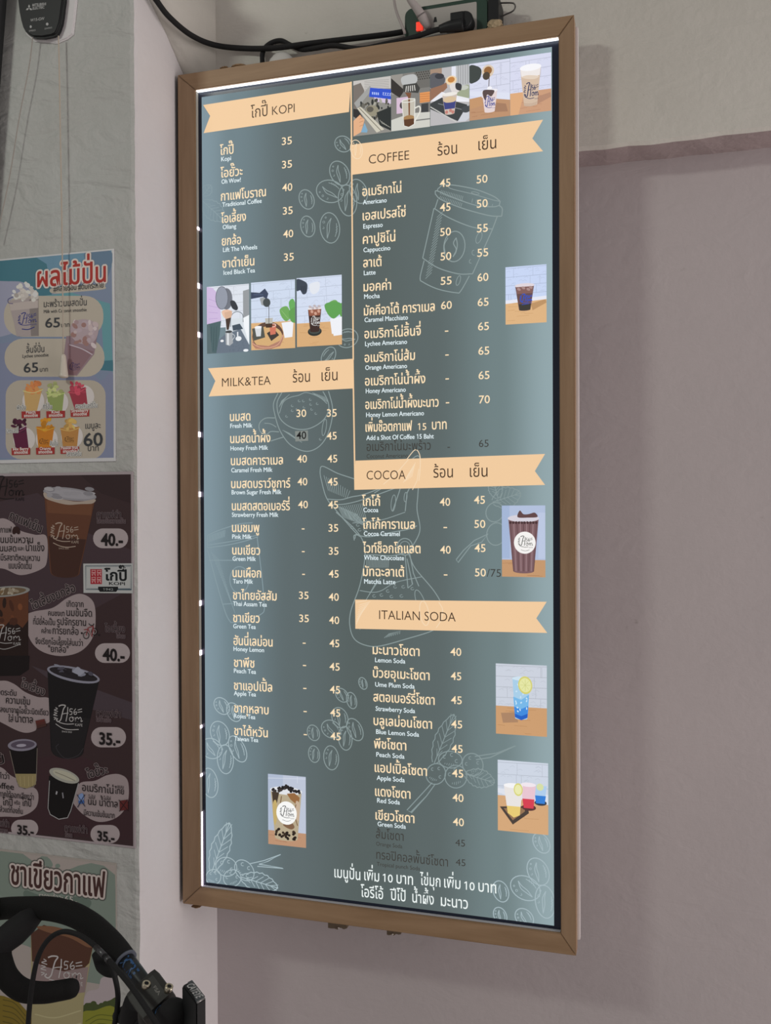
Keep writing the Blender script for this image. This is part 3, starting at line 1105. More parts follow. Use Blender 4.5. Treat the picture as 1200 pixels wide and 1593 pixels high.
# lists: (frame, [(thai, x0, y, x1, english, x0, y, x1)], [(price, x0, y, x1)])
K_, MT, M3, M4 = (300, 120, 4.615), (300, 420, 4.615), (300, 720, 4.615), (300, 1020, 3.983)
C5, C6, C7, C8 = (540, 180, 3.529), (540, 490, 3.529), (540, 750, 3.529), (500, 1040, 2.927)
P2 = 1
lists = [
    ('kopi', [(K_, [
        ('โกปี๊', 196, 560, 292, 'Kopi', 205, 605, 275), ('โอยั๊วะ', 200, 722, 357, 'Oh Wow!', 207, 767, 345),
        ('กาแฟโบราณ', 203, 888, 525, 'Traditional Coffee', 212, 932, 495), ('โอเลี้ยง', 205, 1048, 382, 'Oliang', 216, 1093, 312),
        ('ยกล้อ', 210, 1210, 347, 'Lift The Wheels', 218, 1256, 463), ('ชาดำเย็น', 213, 1370, 442, 'Iced Black Tea', 222, 1420, 447)],
        [('35', 640, 488, 712), ('35', 641, 656, 713), ('40', 643, 821, 715), ('35', 647, 988, 718), ('40', 650, 1154, 722), ('35', 654, 1320, 726)])]),
    ('milk and tea', [(MT, [
        ('นมสด', 268, 1085, 413, 'Fresh Milk', 270, 1135, 428), ('นมสดน้ำผึ้ง', 270, 1243, 557, 'Honey Fresh Milk', 272, 1296, 540),
        ('นมสดคาราเมล', 275, 1402, 647, 'Caramel Fresh Milk', 277, 1453, 572)],
        [('30', 745, 1056, 815), ('35', 963, 1054, 1034), ('45', 963, 1218, 1034), ('40', 750, 1383, 820), ('45', 967, 1382, 1038)]),
        (M3, [
        ('นมสดบราว์ชูการ์', 277, 182, 700, 'Brown Sugar Fresh Milk', 280, 227, 637), ('นมสดสตอเบอร์รี่', 282, 341, 697, 'Strawberry Fresh Milk', 282, 388, 615),
        ('นมชมพู', 283, 496, 478, 'Pink Milk', 284, 545, 422), ('นมเขียว', 285, 658, 483, 'Green Milk', 287, 703, 453), ('นมเผือก', 287, 820, 490, 'Taro Milk', 290, 865, 432),
        ('ชาไทยอัสสัม', 290, 980, 602, 'Thai Assam Tea', 290, 1026, 532), ('ชาเขียว', 291, 1142, 480, 'Green Tea', 292, 1187, 452),
        ('ฮันนี่เลม่อน', 294, 1307, 573, 'Honey Lemon', 294, 1350, 512)],
        [('40', 753, 162, 823), ('45', 970, 163, 1041), ('40', 757, 326, 827), ('45', 973, 328, 1044), ('-', 783, 492, 803), ('35', 975, 494, 1045), ('-', 784, 655, 804), ('35', 977, 659, 1047),
         ('-', 786, 818, 806), ('45', 977, 823, 1048), ('35', 763, 977, 832), ('40', 977, 989, 1049), ('35', 765, 1142, 834), ('40', 980, 1155, 1052), ('-', 790, 1312, 811), ('45', 982, 1321, 1053)]),
        (M4, [
        ('ชาพีช', 256, 68, 382, 'Peach Tea', 256, 106, 392), ('ชาแอปเปิ้ล', 256, 210, 492, 'Apple Tea', 256, 245, 392), ('ชากุหลาบ', 257, 350, 470, 'Roses Tea', 257, 385, 388),
        ('ชาไต้หวัน', 258, 491, 465, 'Taiwan Tea', 258, 525, 406)],
        [('-', 683, 76, 703), ('45', 848, 90, 911), ('-', 685, 218, 705), ('45', 850, 232, 913), ('-', 687, 361, 707), ('45', 852, 375, 915), ('-', 688, 504, 708), ('45', 854, 520, 917)])]),
    ('coffee', [(C5, [
        ('อเมริกาโน่', 85, 442, 298, 'Americano', 88, 488, 218), ('เอสเปรสโซ่', 87, 575, 322, 'Espresso', 90, 620, 196), ('คาปูชิโน่', 88, 704, 265, 'Cappuccino', 91, 750, 238),
        ('ลาเต้', 90, 833, 190, 'Latte', 93, 876, 157), ('มอคค่า', 92, 965, 242, 'Mocha', 95, 1006, 180), ('มัคคีอาโต้ คาราเมล', 94, 1097, 482, 'Caramel Macchiato', 97, 1134, 335)],
        [('45', 510, 393, 568), ('50', 712, 372, 772), ('45', 511, 526, 569), ('50', 713, 506, 773), ('50', 512, 661, 571), ('55', 714, 641, 774), ('50', 514, 795, 573), ('55', 716, 775, 776),
         ('55', 515, 929, 575), ('60', 717, 910, 777), ('60', 517, 1063, 576), ('65', 718, 1046, 778)]),
        (C6, [
        ('อเมริกาโน่ลิ้นจี่', 97, 129, 405, 'Lychee Americano', 100, 171, 330), ('อเมริกาโน่ส้ม', 98, 260, 373, 'Orange Americano', 101, 302, 330), ('อเมริกาโน่น้ำผึ้ง', 100, 388, 430, 'Honey Americano', 104, 430, 323),
        ('อเมริกาโน่น้ำผึ้งมะนาว', 102, 517, 503, 'Honey Lemon Americano', 106, 561, 423), ('เพิ่มช๊อตกาแฟ', 103, 641, 357, 'Add a Shot Of Coffee 15 Baht', 107, 687, 477)],
        [('-', 538, 104, 557), ('65', 720, 85, 780), ('-', 540, 235, 559), ('65', 722, 219, 782), ('-', 541, 366, 560), ('65', 723, 353, 783), ('-', 543, 497, 562), ('70', 725, 486, 785)])]),
    ('cocoa', [(C7, [
        ('โกโก้', 83, 130, 182, 'Cocoa', 91, 165, 172), ('โกโก้คาราเมล', 86, 256, 372, 'Cocoa Caramel', 93, 295, 290), ('ไวท์ช็อกโกแลต', 88, 387, 403, 'White Chocolate', 94, 426, 313),
        ('มัทฉะลาเต้', 89, 515, 314, 'Matcha Latte', 95, 557, 266)],
        [('40', 510, 130, 567), ('45', 698, 119, 758), ('-', 530, 264, 550), ('50', 700, 251, 760), ('40', 512, 392, 570), ('45', 701, 383, 761), ('-', 532, 524, 552), ('50', 703, 517, 763)])]),
    ('italian soda', [(C7, [('มะนาวโซดา', 142, 944, 398, 'Lemon Soda', 155, 988, 320)], [('40', 568, 952, 628)]),
        (C8, [
        ('บ๊วยอุเมะโซดา', 236, 40, 493, 'Ume Plum Soda', 246, 82, 425), ('สตอเบอร์รี่โซดา', 238, 149, 516, 'Strawberry Soda', 248, 192, 427), ('บลูเลม่อนโซดา', 239, 257, 504, 'Blue Lemon Soda', 250, 297, 445),
        ('พีชโซดา', 241, 362, 387, 'Peach Soda', 251, 401, 379), ('แอปเปิ้ลโซดา', 244, 470, 481, 'Apple Soda', 253, 507, 380), ('แดงโซดา', 246, 579, 406, 'Red Soda', 255, 610, 358), ('เขียวโซดา', 248, 687, 424, 'Green Soda', 257, 717, 385)],
        [('45', 590, 51, 638), ('45', 591, 160, 640), ('45', 592, 270, 642), ('45', 594, 381, 644), ('45', 596, 493, 647), ('40', 598, 604, 648), ('40', 600, 714, 650)])]),
]
for nm, blocks in lists:
    a, b, c = sheet(3), sheet(3), sheet(3)
    for fr, items, prices in blocks:
        for s_ in (a, b, c):
            s_.frame(*fr)
        for th, x0, y0, x1, en, u0, v0, u1 in items:
            a.fat(th, x0, y0, x1, CREAM, 0.0228, 0.0003)
            b.fat(en, u0, v0, u1, WHT, 0.0113, 0.00012)
        for t, x0, y0, x1 in prices:
            if t == '-':
                c.text(t, x0, y0 - 3, x1, CREAM, em=0.016, bold=0.012)
            else:
                c.text(t, x0, y0, x1, CREAM, em=0.0188, bold=0.004)
    if nm == 'coffee':
        a.frame(*C6)
        a.text('15', 390, 632, 436, CREAM, em=0.0165, bold=0.004)
        a.text('บาท', 467, 628, 548, CREAM, em=0.0228, bold=0.011)
    a.build('item_lettering', board, 'cream Thai item names of the %s list' % nm)
    b.build('subtitle_lettering', board, 'small white English names of the %s list' % nm)
    c.build('price_lettering', board, 'cream prices of the %s list' % nm)

# dark added lines
sh = sheet(3, *C6)
sh.text('อเมริกาโน่มะพร้าว', 108, 747, 460, DIM, em=0.0215)
sh.text('Coconut Americano', 108, 787, 335, DIM, em=0.0105, bold=0.003)
sh.text('-', 552, 738, 566, DIM, em=0.015)
sh.text('65', 725, 725, 778, DIM, em=0.0172, bold=-0.004)
sh.frame(*C7)
sh.text('/75', 768, 519, 846, DIM, em=0.0185, bold=-0.006)
sh.frame(*C8)
sh.text('ส้มโซดา', 249, 772, 375, DIM, em=0.0215)
sh.text('Orange Soda', 250, 806, 369, DIM, em=0.0098)
sh.text('45', 611, 807, 655, DIM, em=0.0165, bold=-0.004)
sh.text('ทรอปิคอลพั้นซ์โซดา', 251, 866, 577, DIM, em=0.0215)
sh.text('Tropical punch Soda', 253, 898, 450, DIM, em=0.0098)
sh.text('45', 613, 896, 657, DIM, em=0.0165, bold=-0.004)
sh.build('added_lettering', board, 'dark lettering of items added later')
# footer
sh = sheet(3, *C8)
F2 = lit((240, 248, 246))
for t, x0, y0, x1, em in (('เมนูปั่น', 60, 950, 178, .0262), ('เพิ่ม', 196, 963, 264, .0262), ('10', 281, 970, 326, .0195), ('บาท', 343, 977, 418, .0262), ('ไข่มุก', 450, 984, 543, .0262), ('เพิ่ม', 560, 996, 634, .0262), ('10', 652, 1006, 699, .0195), ('บาท', 716, 1014, 797, .0262),
                          ('โอรีโอ้', 180, 1038, 282, .0262), ('ปีโป้', 313, 1052, 384, .0262), ('น้ำผึ้ง', 415, 1064, 513, .0262), ('มะนาว', 545, 1080, 668, .0262)):
    sh.text(t, x0, y0, x1, F2, em=em, bold=0.006)
sh.build('footer_lettering', board, 'white Thai lines at the foot of the menu')
# sticker over one price
sh = sheet(3, *MT)
sh.poly([(735, 1157), (827, 1152), (829, 1226), (737, 1231)], lit((132, 138, 134)))
st = sh.build('price_sticker', board, 'grey sticker with a black 40')
sh = sheet(4, *MT)
sh.text('40', 745, 1214, 815, lit((20, 18, 20)), em=0.0188, bold=0.008)
sh.build('sticker_lettering', st)

# ------------------------------------------------------------------ drink photographs printed on the board
def brick_back(sh, y1, tint=(214, 220, 238), rows=4, seed=1, dy=0.0):
    """pale painted brick wall in the upper part of a picture"""
    r = random.Random(seed)
    sh.poly([(0, 0), (1, 0), (1, y1), (0, y1)], lit(tint))
    dk = lit(tuple(int(v * .86) for v in tint))
    md = lit(tuple(int(v * .93) for v in tint))
    for i in range(rows + 1):
        y = y1 * (i + .2) / rows + dy
        if y < y1 - .01:
            sh.line([(0, y), (1, y - .01)], .0008, dk)
        for k in range(2):
            x = r.uniform(.05, .95)
            y2 = min(y1, y + y1 / rows)
            if 0 < y < y1:
                sh.line([(x, max(0, y)), (x, y2)], .0006, dk)
        for k in range(9):
            x, yy = r.uniform(.02, .9), min(y1 - .02, max(.02, y + r.uniform(.01, y1 / rows - .01)))
            sh.line([(x, yy), (x + .06, max(0.005, yy - .02)), (min(.99, x + .1), yy)], .0007, md)


def table(sh, y1, c=(206, 160, 116), c2=(190, 142, 100), seed=2):
    r = random.Random(seed)
    sh.poly([(0, y1), (1, y1), (1, 1), (0, 1)], lit(c))
    m = lit(c2)
    for k in range(10):
        y = r.uniform(y1 + .02, .98)
        x = r.uniform(0, .6)
        sh.line([(x, y), (x + r.uniform(.1, .38), y + r.uniform(-.01, .01))], .0007, m)


def cup(sh, cx, top, bot, rt, rb, body, rim=(236, 236, 240), liquid=None, liq_top=None, rot=0.0, e=.22):
    """tapered plastic cup seen slightly from above: cx, top, bottom, half widths at rim and foot"""
    asp = sh.asp
    et, eb = rt * e * asp, rb * e * asp
    pts = [(cx - rt, top)] + [(cx - rt + (rt - rb) * t, top + (bot - eb - top) * t) for t in (.5, 1)]
    pts += [(cx + rb * math.cos(math.radians(a)), bot - eb + eb * math.sin(math.radians(a))) for a in range(170, 9, -20)]
    pts += [(cx + rt - (rt - rb) * t, top + (bot - eb - top) * t) for t in (1, .5, 0)]
    sh.poly(pts, lit(body))
    if liquid:
        t0 = (liq_top - top) / (bot - eb - top)
        r0 = rt + (rb - rt) * t0
        q = [(cx - r0 * .97, liq_top), (cx - rb * .96, bot - eb)]
        q += [(cx + rb * .96 * math.cos(math.radians(a)), bot - eb + eb * .9 * math.sin(math.radians(a))) for a in range(170, 9, -20)]
        q += [(cx + rb * .96, bot - eb), (cx + r0 * .97, liq_top)]
        sh.poly(q, lit(liquid))
    sh.ell(cx, top, rt * 1.04, et * 1.1, lit(rim))
    return et


def logo_on(sh, x0, y0, x1, y1, m, w=.0007):
    hom_logo(sh, m, lambda a, b: (x0 + (x1 - x0) * a, y0 + (y1 - y0) * b), w)


def photo(corners, draw, label):
    sh = sheet(3)
    sh.local(corners)
    draw(sh)
    return sh.build('drink_photo', board, label)


def shade(sh, x0, y0, x1, y1, c, n=1):
    sh.poly([(x0, y0), (x1, y0), (x1, y1), (x0, y1)], lit(c))


def ph_machine(sh):
    shade(sh, 0, 0, 1, 1, (142, 140, 134))
    sh.poly([(0, 0), (.55, 0), (1, .0), (1, .22), (.5, .2), (0, .3)], lit((196, 192, 188)))
    for i in range(6):
        sh.line([(.3, .03 + i * .03), (.95, .06 + i * .03)], .0007, lit((150, 148, 146)))
    sh.poly([(0, .08), (.2, .05), (.3, .2), (.12, .5), (0, .55)], lit((120, 112, 106)))
    sh.poly([(.02, .4), (.45, .12), (.5, .2), (.1, .5)], lit((160, 160, 158)))
    sh.poly([(.45, .16), (1, .24), (1, .42), (.42, .32)], lit((48, 82, 202)))
    for i in range(4):
        sh.poly([(.5 + i * .05, .24 + i * .008), (.53 + i * .05, .245 + i * .008), (.53 + i * .05, .29 + i * .008), (.5 + i * .05, .285 + i * .008)], lit((180, 200, 250)))
        sh.line([(.78 + i * .06, .28 + i * .01), (.81 + i * .06, .28 + i * .01), (.79 + i * .06, .32 + i * .01), (.83 + i * .06, .33 + i * .01)], .0008, lit((190, 205, 250)))
    sh.poly([(.55, .34), (1, .42), (1, .5), (.6, .42)], lit((212, 196, 222)))
    r = random.Random(4)
    for i in range(46):
        x, y = r.uniform(.2, .98), r.uniform(.4, .72)
        sh.ell(x, y, r.uniform(.02, .06), r.uniform(.015, .04), lit(r.choice([(66, 66, 62), (104, 102, 94), (44, 46, 46), (170, 168, 156), (88, 84, 74)])), r.uniform(0, 3), 8)
    sh.ell(.5, .58, .17, .1, lit((148, 142, 122)), .1)
    sh.ell(.45, .55, .09, .05, lit((92, 88, 80)), .1)
    sh.poly([(.62, .62), (1, .55), (1, .98), (.7, .86)], lit((42, 46, 46)))
    sh.poly([(.1, .5), (.2, .48), (.82, .94), (.62, .98)], lit((205, 200, 184)))
    sh.line([(.16, .5), (.74, .96)], .0012, lit((120, 114, 100)))
    for i in range(5):
        sh.line([(.7 + i * .05, .76 + i * .03), (.78 + i * .05, .84 + i * .02)], .0008, lit((160, 160, 150)))
    sh.poly([(0, .5), (.12, .52), (.24, .66), (.2, .75), (0, .64)], lit((46, 44, 44)))
    sh.poly([(0, .72), (.18, .62), (.24, .68), (.3, .72), (.24, .86), (.2, .94), (0, 1)], lit((226, 174, 134)))
    for y in (.7, .76, .83):
        sh.line([(.16, y), (.27, y - .02)], .0007, lit((180, 126, 90)))
    sh.poly([(.2, .94), (.3, .78), (.38, .92), (.36, .96)], lit((126, 168, 196)))


def ph_pour(sh):
    shade(sh, 0, 0, 1, 1, (128, 126, 122))
    shade(sh, 0, 0, .3, .35, (150, 146, 140))
    shade(sh, .6, 0, 1, .3, (110, 108, 104))
    r = random.Random(5)
    for i in range(6):
        for j in range(4):
            sh.ell(.66 + i * .06 + (j % 2) * .03, .02 + j * .04, .018, .014, lit((62, 60, 56)), 0, 6)
    sh.poly([(0, .05), (.35, .3), (.22, .42), (0, .3)], lit((52, 48, 46)))
    sh.blob([(.28, .06), (.6, .04), (.68, .16), (.5, .24), (.3, .2)], lit((186, 188, 188)))
    sh.poly([(.32, .2), (.66, .2), (.75, .3), (.7, .38), (.3, .32)], lit((64, 64, 62)))
    for i in range(5):
        sh.line([(.4 + i * .05, .23), (.38 + i * .06, .33)], .0016, lit((206, 204, 198)))
    shade(sh, .14, .42, .44, .7, (214, 188, 210))
    sh.ell(.28, .56, .06, .06, lit((74, 66, 72)), 0, 12)
    shade(sh, .74, .38, 1, .56, (224, 152, 92))
    for i in range(4):
        sh.line([(.74, .41 + i * .04), (1, .42 + i * .04)], .0007, lit((176, 106, 62)))
    shade(sh, .78, .58, .96, .74, (62, 64, 66))
    sh.poly([(0, .8), (.5, .72), (1, .74), (1, 1), (0, 1)], lit((206, 206, 198)))
    sh.line([(.45, .86), (1, .86)], .002, lit((120, 120, 118)))
    sh.poly([(.36, .34), (.52, .36), (.5, .46), (.48, .86), (.45, .86), (.46, .46)], lit((124, 82, 58)))
    sh.poly([(.27, .48), (.62, .46), (.6, .92), (.32, .94)], lit((196, 190, 176)))
    sh.poly([(.44, .4), (.49, .4), (.485, .9), (.455, .9)], lit((126, 82, 56)))
    sh.ell(.455, .81, .15, .06, lit((166, 128, 84)))
    sh.poly([(.305, .82), (.605, .82), (.59, .92), (.45, .96), (.32, .92)], lit((92, 60, 40)))
    sh.line([(.61, .64), (.73, .62), (.74, .72), (.6, .88)], .0024, lit((226, 224, 214)), curve=True)
    sh.oval(.45, .49, .17, .03, .0012, lit((232, 232, 226)))
    sh.line([(.28, .5), (.33, .93), (.46, .965), (.6, .92), (.62, .48)], .0009, lit((236, 236, 230)))


def ph_iced(sh):
    shade(sh, 0, 0, 1, 1, (186, 184, 186))
    shade(sh, 0, 0, .3, .22, (164, 138, 120))
    shade(sh, .55, 0, .8, .62, (226, 228, 240))
    shade(sh, .66, 0, 1, .36, (186, 188, 190))
    for i in range(5):
        sh.line([(.72 + i * .06, 0), (.72 + i * .06, .34)], .001, lit((146, 146, 150)))
    sh.blob([(.7, .42), (.98, .36), (1, .56), (.9, .64), (.72, .58)], lit((160, 168, 142)))
    sh.ell(.86, .4, .12, .04, lit((196, 200, 190)))
    sh.blob([(0, .1), (.2, .08), (.38, .18), (.34, .3), (.16, .34), (0, .32)], lit((94, 94, 100)))
    sh.ell(.24, .14, .12, .05, lit((62, 62, 68)), .1)
    sh.poly([(0, .34), (.3, .3), (.42, .26), (.44, .36), (.2, .5), (0, .56)], lit((150, 110, 88)))
    sh.poly([(.0, .56), (.3, .42), (.38, .5), (1, .66), (1, .6), (.6, .5)], lit((232, 232, 238)))
    sh.ell(.54, .24, .14, .08, lit((236, 210, 172)))
    sh.ell(.54, .23, .09, .05, lit((196, 132, 70)))
    sh.blob([(.5, .32), (.7, .3), (.78, .42), (.6, .48)], lit((222, 216, 214)))
    sh.blob([(.66, .3), (.8, .34), (.78, .44), (.66, .4)], lit((60, 60, 64)))
    sh.poly([(0, .6), (.3, .52), (1, .72), (1, .8), (.7, .97), (0, .7)], lit((62, 66, 68)))
    sh.line([(0, .66), (.66, .98)], .0016, lit((202, 202, 198)))
    sh.line([(.2, .62), (.9, .8)], .0012, lit((130, 134, 136)))
    sh.poly([(.7, .98), (.96, .7), (1, .74), (1, .94), (.9, .99)], lit((206, 208, 216)))
    sh.ell(.92, .78, .12, .06, lit((70, 74, 78)))
    cup(sh, .5, .48, .84, .19, .12, (206, 190, 178), (236, 232, 226))
    sh.poly([(.34, .6), (.66, .6), (.63, .74), (.37, .74)], lit((66, 72, 130)))
    sh.blob([(.34, .56), (.5, .52), (.66, .56), (.62, .62), (.4, .62)], lit((214, 190, 156)))
    for x, y in ((.42, .79), (.52, .77), (.58, .8)):
        sh.ell(x, y, .04, .03, lit((196, 130, 120)), 0, 10)


def ph_drop(sh):
    brick_back(sh, .78, (216, 219, 238), 4, 6, .02)
    table(sh, .62, (190, 146, 112), (172, 126, 96), 3)
    sh.poly([(0, .55), (.3, .62), (1, .72), (1, .6), (0, .48)], lit((222, 226, 242)))
    sh.poly([(0, .62), (.3, .6), (.34, .76), (.0, .8)], lit((196, 150, 110)))
    sh.poly([(.6, .73), (.9, .78), (.95, .92), (.62, .9)], lit((166, 126, 100)))
    sh.blob([(0, .04), (.2, .06), (.3, .14), (.26, .28), (.12, .34), (0, .32)], lit((66, 72, 70)))
    sh.ell(.46, .17, .15, .11, lit((220, 202, 180)))
    sh.ell(.46, .16, .1, .07, lit((150, 104, 62)))
    sh.ell(.42, .25, .09, .07, lit((80, 70, 60)))
    sh.line([(.49, .26), (.48, .46)], .0012, lit((96, 78, 70)))
    cup(sh, .5, .52, .9, .19, .125, (228, 212, 212), (238, 236, 242))
    sh.blob([(.34, .5), (.5, .5), (.62, .53), (.54, .62), (.44, .58), (.4, .68), (.34, .6)], lit((92, 76, 76)))
    logo_on(sh, .37, .6, .64, .84, lit((62, 74, 150)), .0009)
    sh.ell(.5, .47, .06, .03, lit((244, 244, 250)))


def ph_tall(sh):
    brick_back(sh, .62, (216, 219, 240), 4, 9, .06)
    table(sh, .62, (204, 158, 126), (186, 138, 110), 5)
    sh.poly([(0, .62), (.35, .62), (.2, 1), (0, 1)], lit((222, 172, 128)))
    sh.poly([(.6, .74), (.98, .68), (1, .76), (.66, .86)], lit((182, 140, 116)))
    cup(sh, .5, .22, .88, .25, .16, (212, 188, 166), (238, 238, 244), None)
    sh.poly([(.25, .22), (.75, .22), (.72, .36), (.5, .4), (.28, .36)], lit((238, 232, 230)))
    sh.ell(.5, .21, .26, .06, lit((246, 246, 250)))
    sh.blob([(.28, .36), (.44, .34), (.7, .38), (.6, .42), (.4, .4)], lit((226, 208, 190)))
    logo_on(sh, .32, .46, .7, .78, lit((52, 60, 96)), .0011)
    for i in range(3):
        sh.line([(.33 + i * .01, .82 + i * .02), (.5, .84 + i * .02), (.66 - i * .01, .82 + i * .02)], .0006, lit((180, 152, 132)), curve=True)


photo([(549.8, 126.8), (608.7, 117.5), (608.3, 204.8), (550.2, 212.8)], ph_machine, 'photo of an espresso machine, leftmost of the top row')
photo([(609.0, 117.3), (669, 108.5), (669.3, 196.7), (608.8, 204.8)], ph_pour, 'photo of coffee poured into a glass jug')
photo([(669.6, 108.4), (730.2, 99.5), (730.7, 188.3), (669.9, 196.6)], ph_iced, 'photo of an iced coffee beside a flask')
photo([(730.6, 99.4), (793.9, 91), (793.5, 179.8), (731, 188.2)], ph_drop, 'photo of espresso poured into a cup of milk')
photo([(794.2, 91), (857.6, 80.5), (858.4, 172.3), (793.9, 179.8)], ph_tall, 'photo of a lidded iced milk coffee')


def ph_barista(sh):
    brick_back(sh, .62, (220, 226, 236), 5, 12)
    shade(sh, .45, .5, 1, 1, (214, 222, 228))
    sh.poly([(0, .0), (.14, .02), (.3, .14), (.32, .34), (.34, .52), (0, .56)], lit((206, 186, 222)))
    for i in range(4):
        sh.line([(.04, .18 + i * .1), (.26, .24 + i * .08)], .0008, lit((184, 160, 206)))
    sh.poly([(0, .56), (.34, .52), (.3, .74), (.22, 1), (0, 1)], lit((78, 100, 104)))
    for i in range(4):
        sh.line([(.05 + i * .06, .6), (.03 + i * .06, .96)], .0008, lit((58, 78, 82)))
    sh.poly([(.28, .8), (.44, .72), (.8, .66), (1, .9), (1, 1), (.22, 1)], lit((104, 116, 130)))
    r = random.Random(2)
    for i in range(40):
        sh.ell(r.uniform(.34, .9), r.uniform(.82, .98), .006, .004, lit((76, 86, 100)), 0, 6)
    sh.poly([(.6, .6), (.78, .58), (.86, .66), (.62, .68)], lit((66, 80, 92)))
    sh.line([(.56, .62), (.58, .46), (.7, .4), (.84, .44), (.86, .56)], .0012, lit((112, 120, 128)), curve=True)
    sh.poly([(.86, .1), (1, .08), (1, .5), (.86, .52)], lit((150, 154, 158)))
    sh.poly([(.86, .5), (1, .46), (1, .9), (.88, .64)], lit((240, 244, 248)))
    sh.blob([(.36, .38), (.5, .36), (.6, .4), (.56, .48), (.42, .48)], lit((230, 190, 164)))
    sh.poly([(.44, .46), (.58, .44), (.54, .6), (.52, .66), (.47, .66)], lit((70, 54, 48)))
    sh.poly([(.42, .4), (.6, .38), (.58, .48), (.44, .5)], lit((214, 176, 150)))
    sh.ell(.47, .2, .14, .16, lit((112, 116, 126)), -.1)
    sh.ell(.36, .18, .145, .17, lit((146, 152, 166)), -.1)
    sh.oval(.36, .18, .145, .17, .001, lit((92, 96, 106)), -.1)
    sh.blob([(.56, .24), (.66, .24), (.74, .34), (.7, .38), (.6, .34)], lit((52, 56, 64)))
    sh.poly([(.44, .7), (.6, .68), (.62, .86), (.54, .9), (.45, .88)], lit((166, 170, 174)))
    sh.poly([(.48, .7), (.52, .7), (.52, .89), (.48, .88)], lit((222, 226, 230)))
    sh.ell(.52, .69, .08, .02, lit((66, 70, 74)))
    sh.line([(.6, .72), (.66, .76), (.6, .82)], .0013, lit((190, 196, 200)), curve=True)
    sh.ell(.75, .8, .07, .035, lit((232, 236, 240)))
    shade(sh, .715, .7, .745, .79, (226, 230, 234))
    sh.ell(.36, .82, .04, .018, lit((236, 238, 240)))
    sh.ell(.92, .98, .06, .02, lit((236, 240, 244)))
    # cut away corner of the picture
    sh.poly([(0, .56), (.06, .55), (.12, .98), (.22, 1), (0, 1)], lit((90, 108, 112)))


def plant(sh, x, y, k, pot):
    sh.poly([(x - .14 * k, y), (x + .16 * k, y - .01), (x + .13 * k, y + .24 * k), (x - .06 * k, y + .25 * k)], lit((238, 240, 246)))
    g = lit((112, 168, 92))
    sh.blob([(x - .18 * k, y - .22 * k), (x, y - .26 * k), (x + .1 * k, y - .1 * k), (x - .02 * k, y - .02 * k), (x - .14 * k, y - .1 * k)], g)
    sh.blob([(x + .05 * k, y - .18 * k), (x + .3 * k, y - .24 * k), (x + .34 * k, y - .02 * k), (x + .12 * k, y)], lit((98, 158, 82)))
    sh.line([(x - .14 * k, y - .2 * k), (x + .04 * k, y - .05 * k)], .0007, lit((150, 196, 126)))


def ph_tray(sh):
    brick_back(sh, .62, (206, 218, 238), 5, 15)
    table(sh, .6, (218, 176, 126), (200, 156, 106), 6)
    sh.blob([(.86, .34), (.94, .28), (1.0, .34), (1, .48), (.92, .5)], lit((104, 172, 92)))
    plant(sh, .82, .62, .9, 1)
    sh.ell(.38, .8, .36, .2, lit((122, 92, 76)))
    sh.ell(.38, .78, .345, .185, lit((96, 70, 58)))
    sh.ell(.38, .82, .33, .16, lit((212, 172, 120)))
    sh.poly([(.02, .86), (.1, .92), (.4, .95), (.66, .88), (.74, .76), (.73, .86), (.66, .96), (.4, 1), (.1, .98), (.03, .92)], lit((178, 128, 108)))
    sh.line([(.03, .9), (.2, .96), (.42, .975), (.62, .93), (.73, .8)], .0012, lit((220, 168, 142)), curve=True)
    sh.poly([(.02, .68), (.28, .66), (.32, .82), (.06, .86)], lit((82, 84, 78)))
    sh.poly([(.08, .66), (.24, .65), (.22, .8), (.12, .8)], lit((214, 218, 222)))
    sh.ell(.16, .665, .08, .02, lit((240, 242, 246)))
    sh.poly([(.36, .76), (.52, .7), (.64, .8), (.46, .88)], lit((64, 58, 54)))
    sh.poly([(.42, .64), (.57, .64), (.56, .78), (.44, .79)], lit((206, 118, 96)))
    sh.ell(.495, .65, .08, .028, lit((236, 196, 180)))
    sh.ell(.495, .65, .055, .016, lit((160, 90, 70)))
    sh.poly([(.32, .54), (.5, .54), (.48, .68), (.34, .68)], lit((188, 186, 178)))
    sh.poly([(.33, .62), (.49, .62), (.48, .68), (.34, .68)], lit((72, 52, 40)))
    sh.line([(.41, .36), (.41, .62)], .001, lit((70, 62, 58)))
    sh.poly([(.2, .24), (.32, .22), (.42, .28), (.4, .38), (.34, .36), (.24, .34)], lit((156, 160, 162)))
    sh.ell(.36, .31, .085, .065, lit((70, 76, 78)), .1)
    sh.poly([(0, .14), (.2, .16), (.32, .1), (.4, .18), (.36, .26), (.28, .22), (0, .24)], lit((58, 68, 92)))
    sh.line([(.06, .18), (.28, .19)], .001, lit((88, 102, 132)))


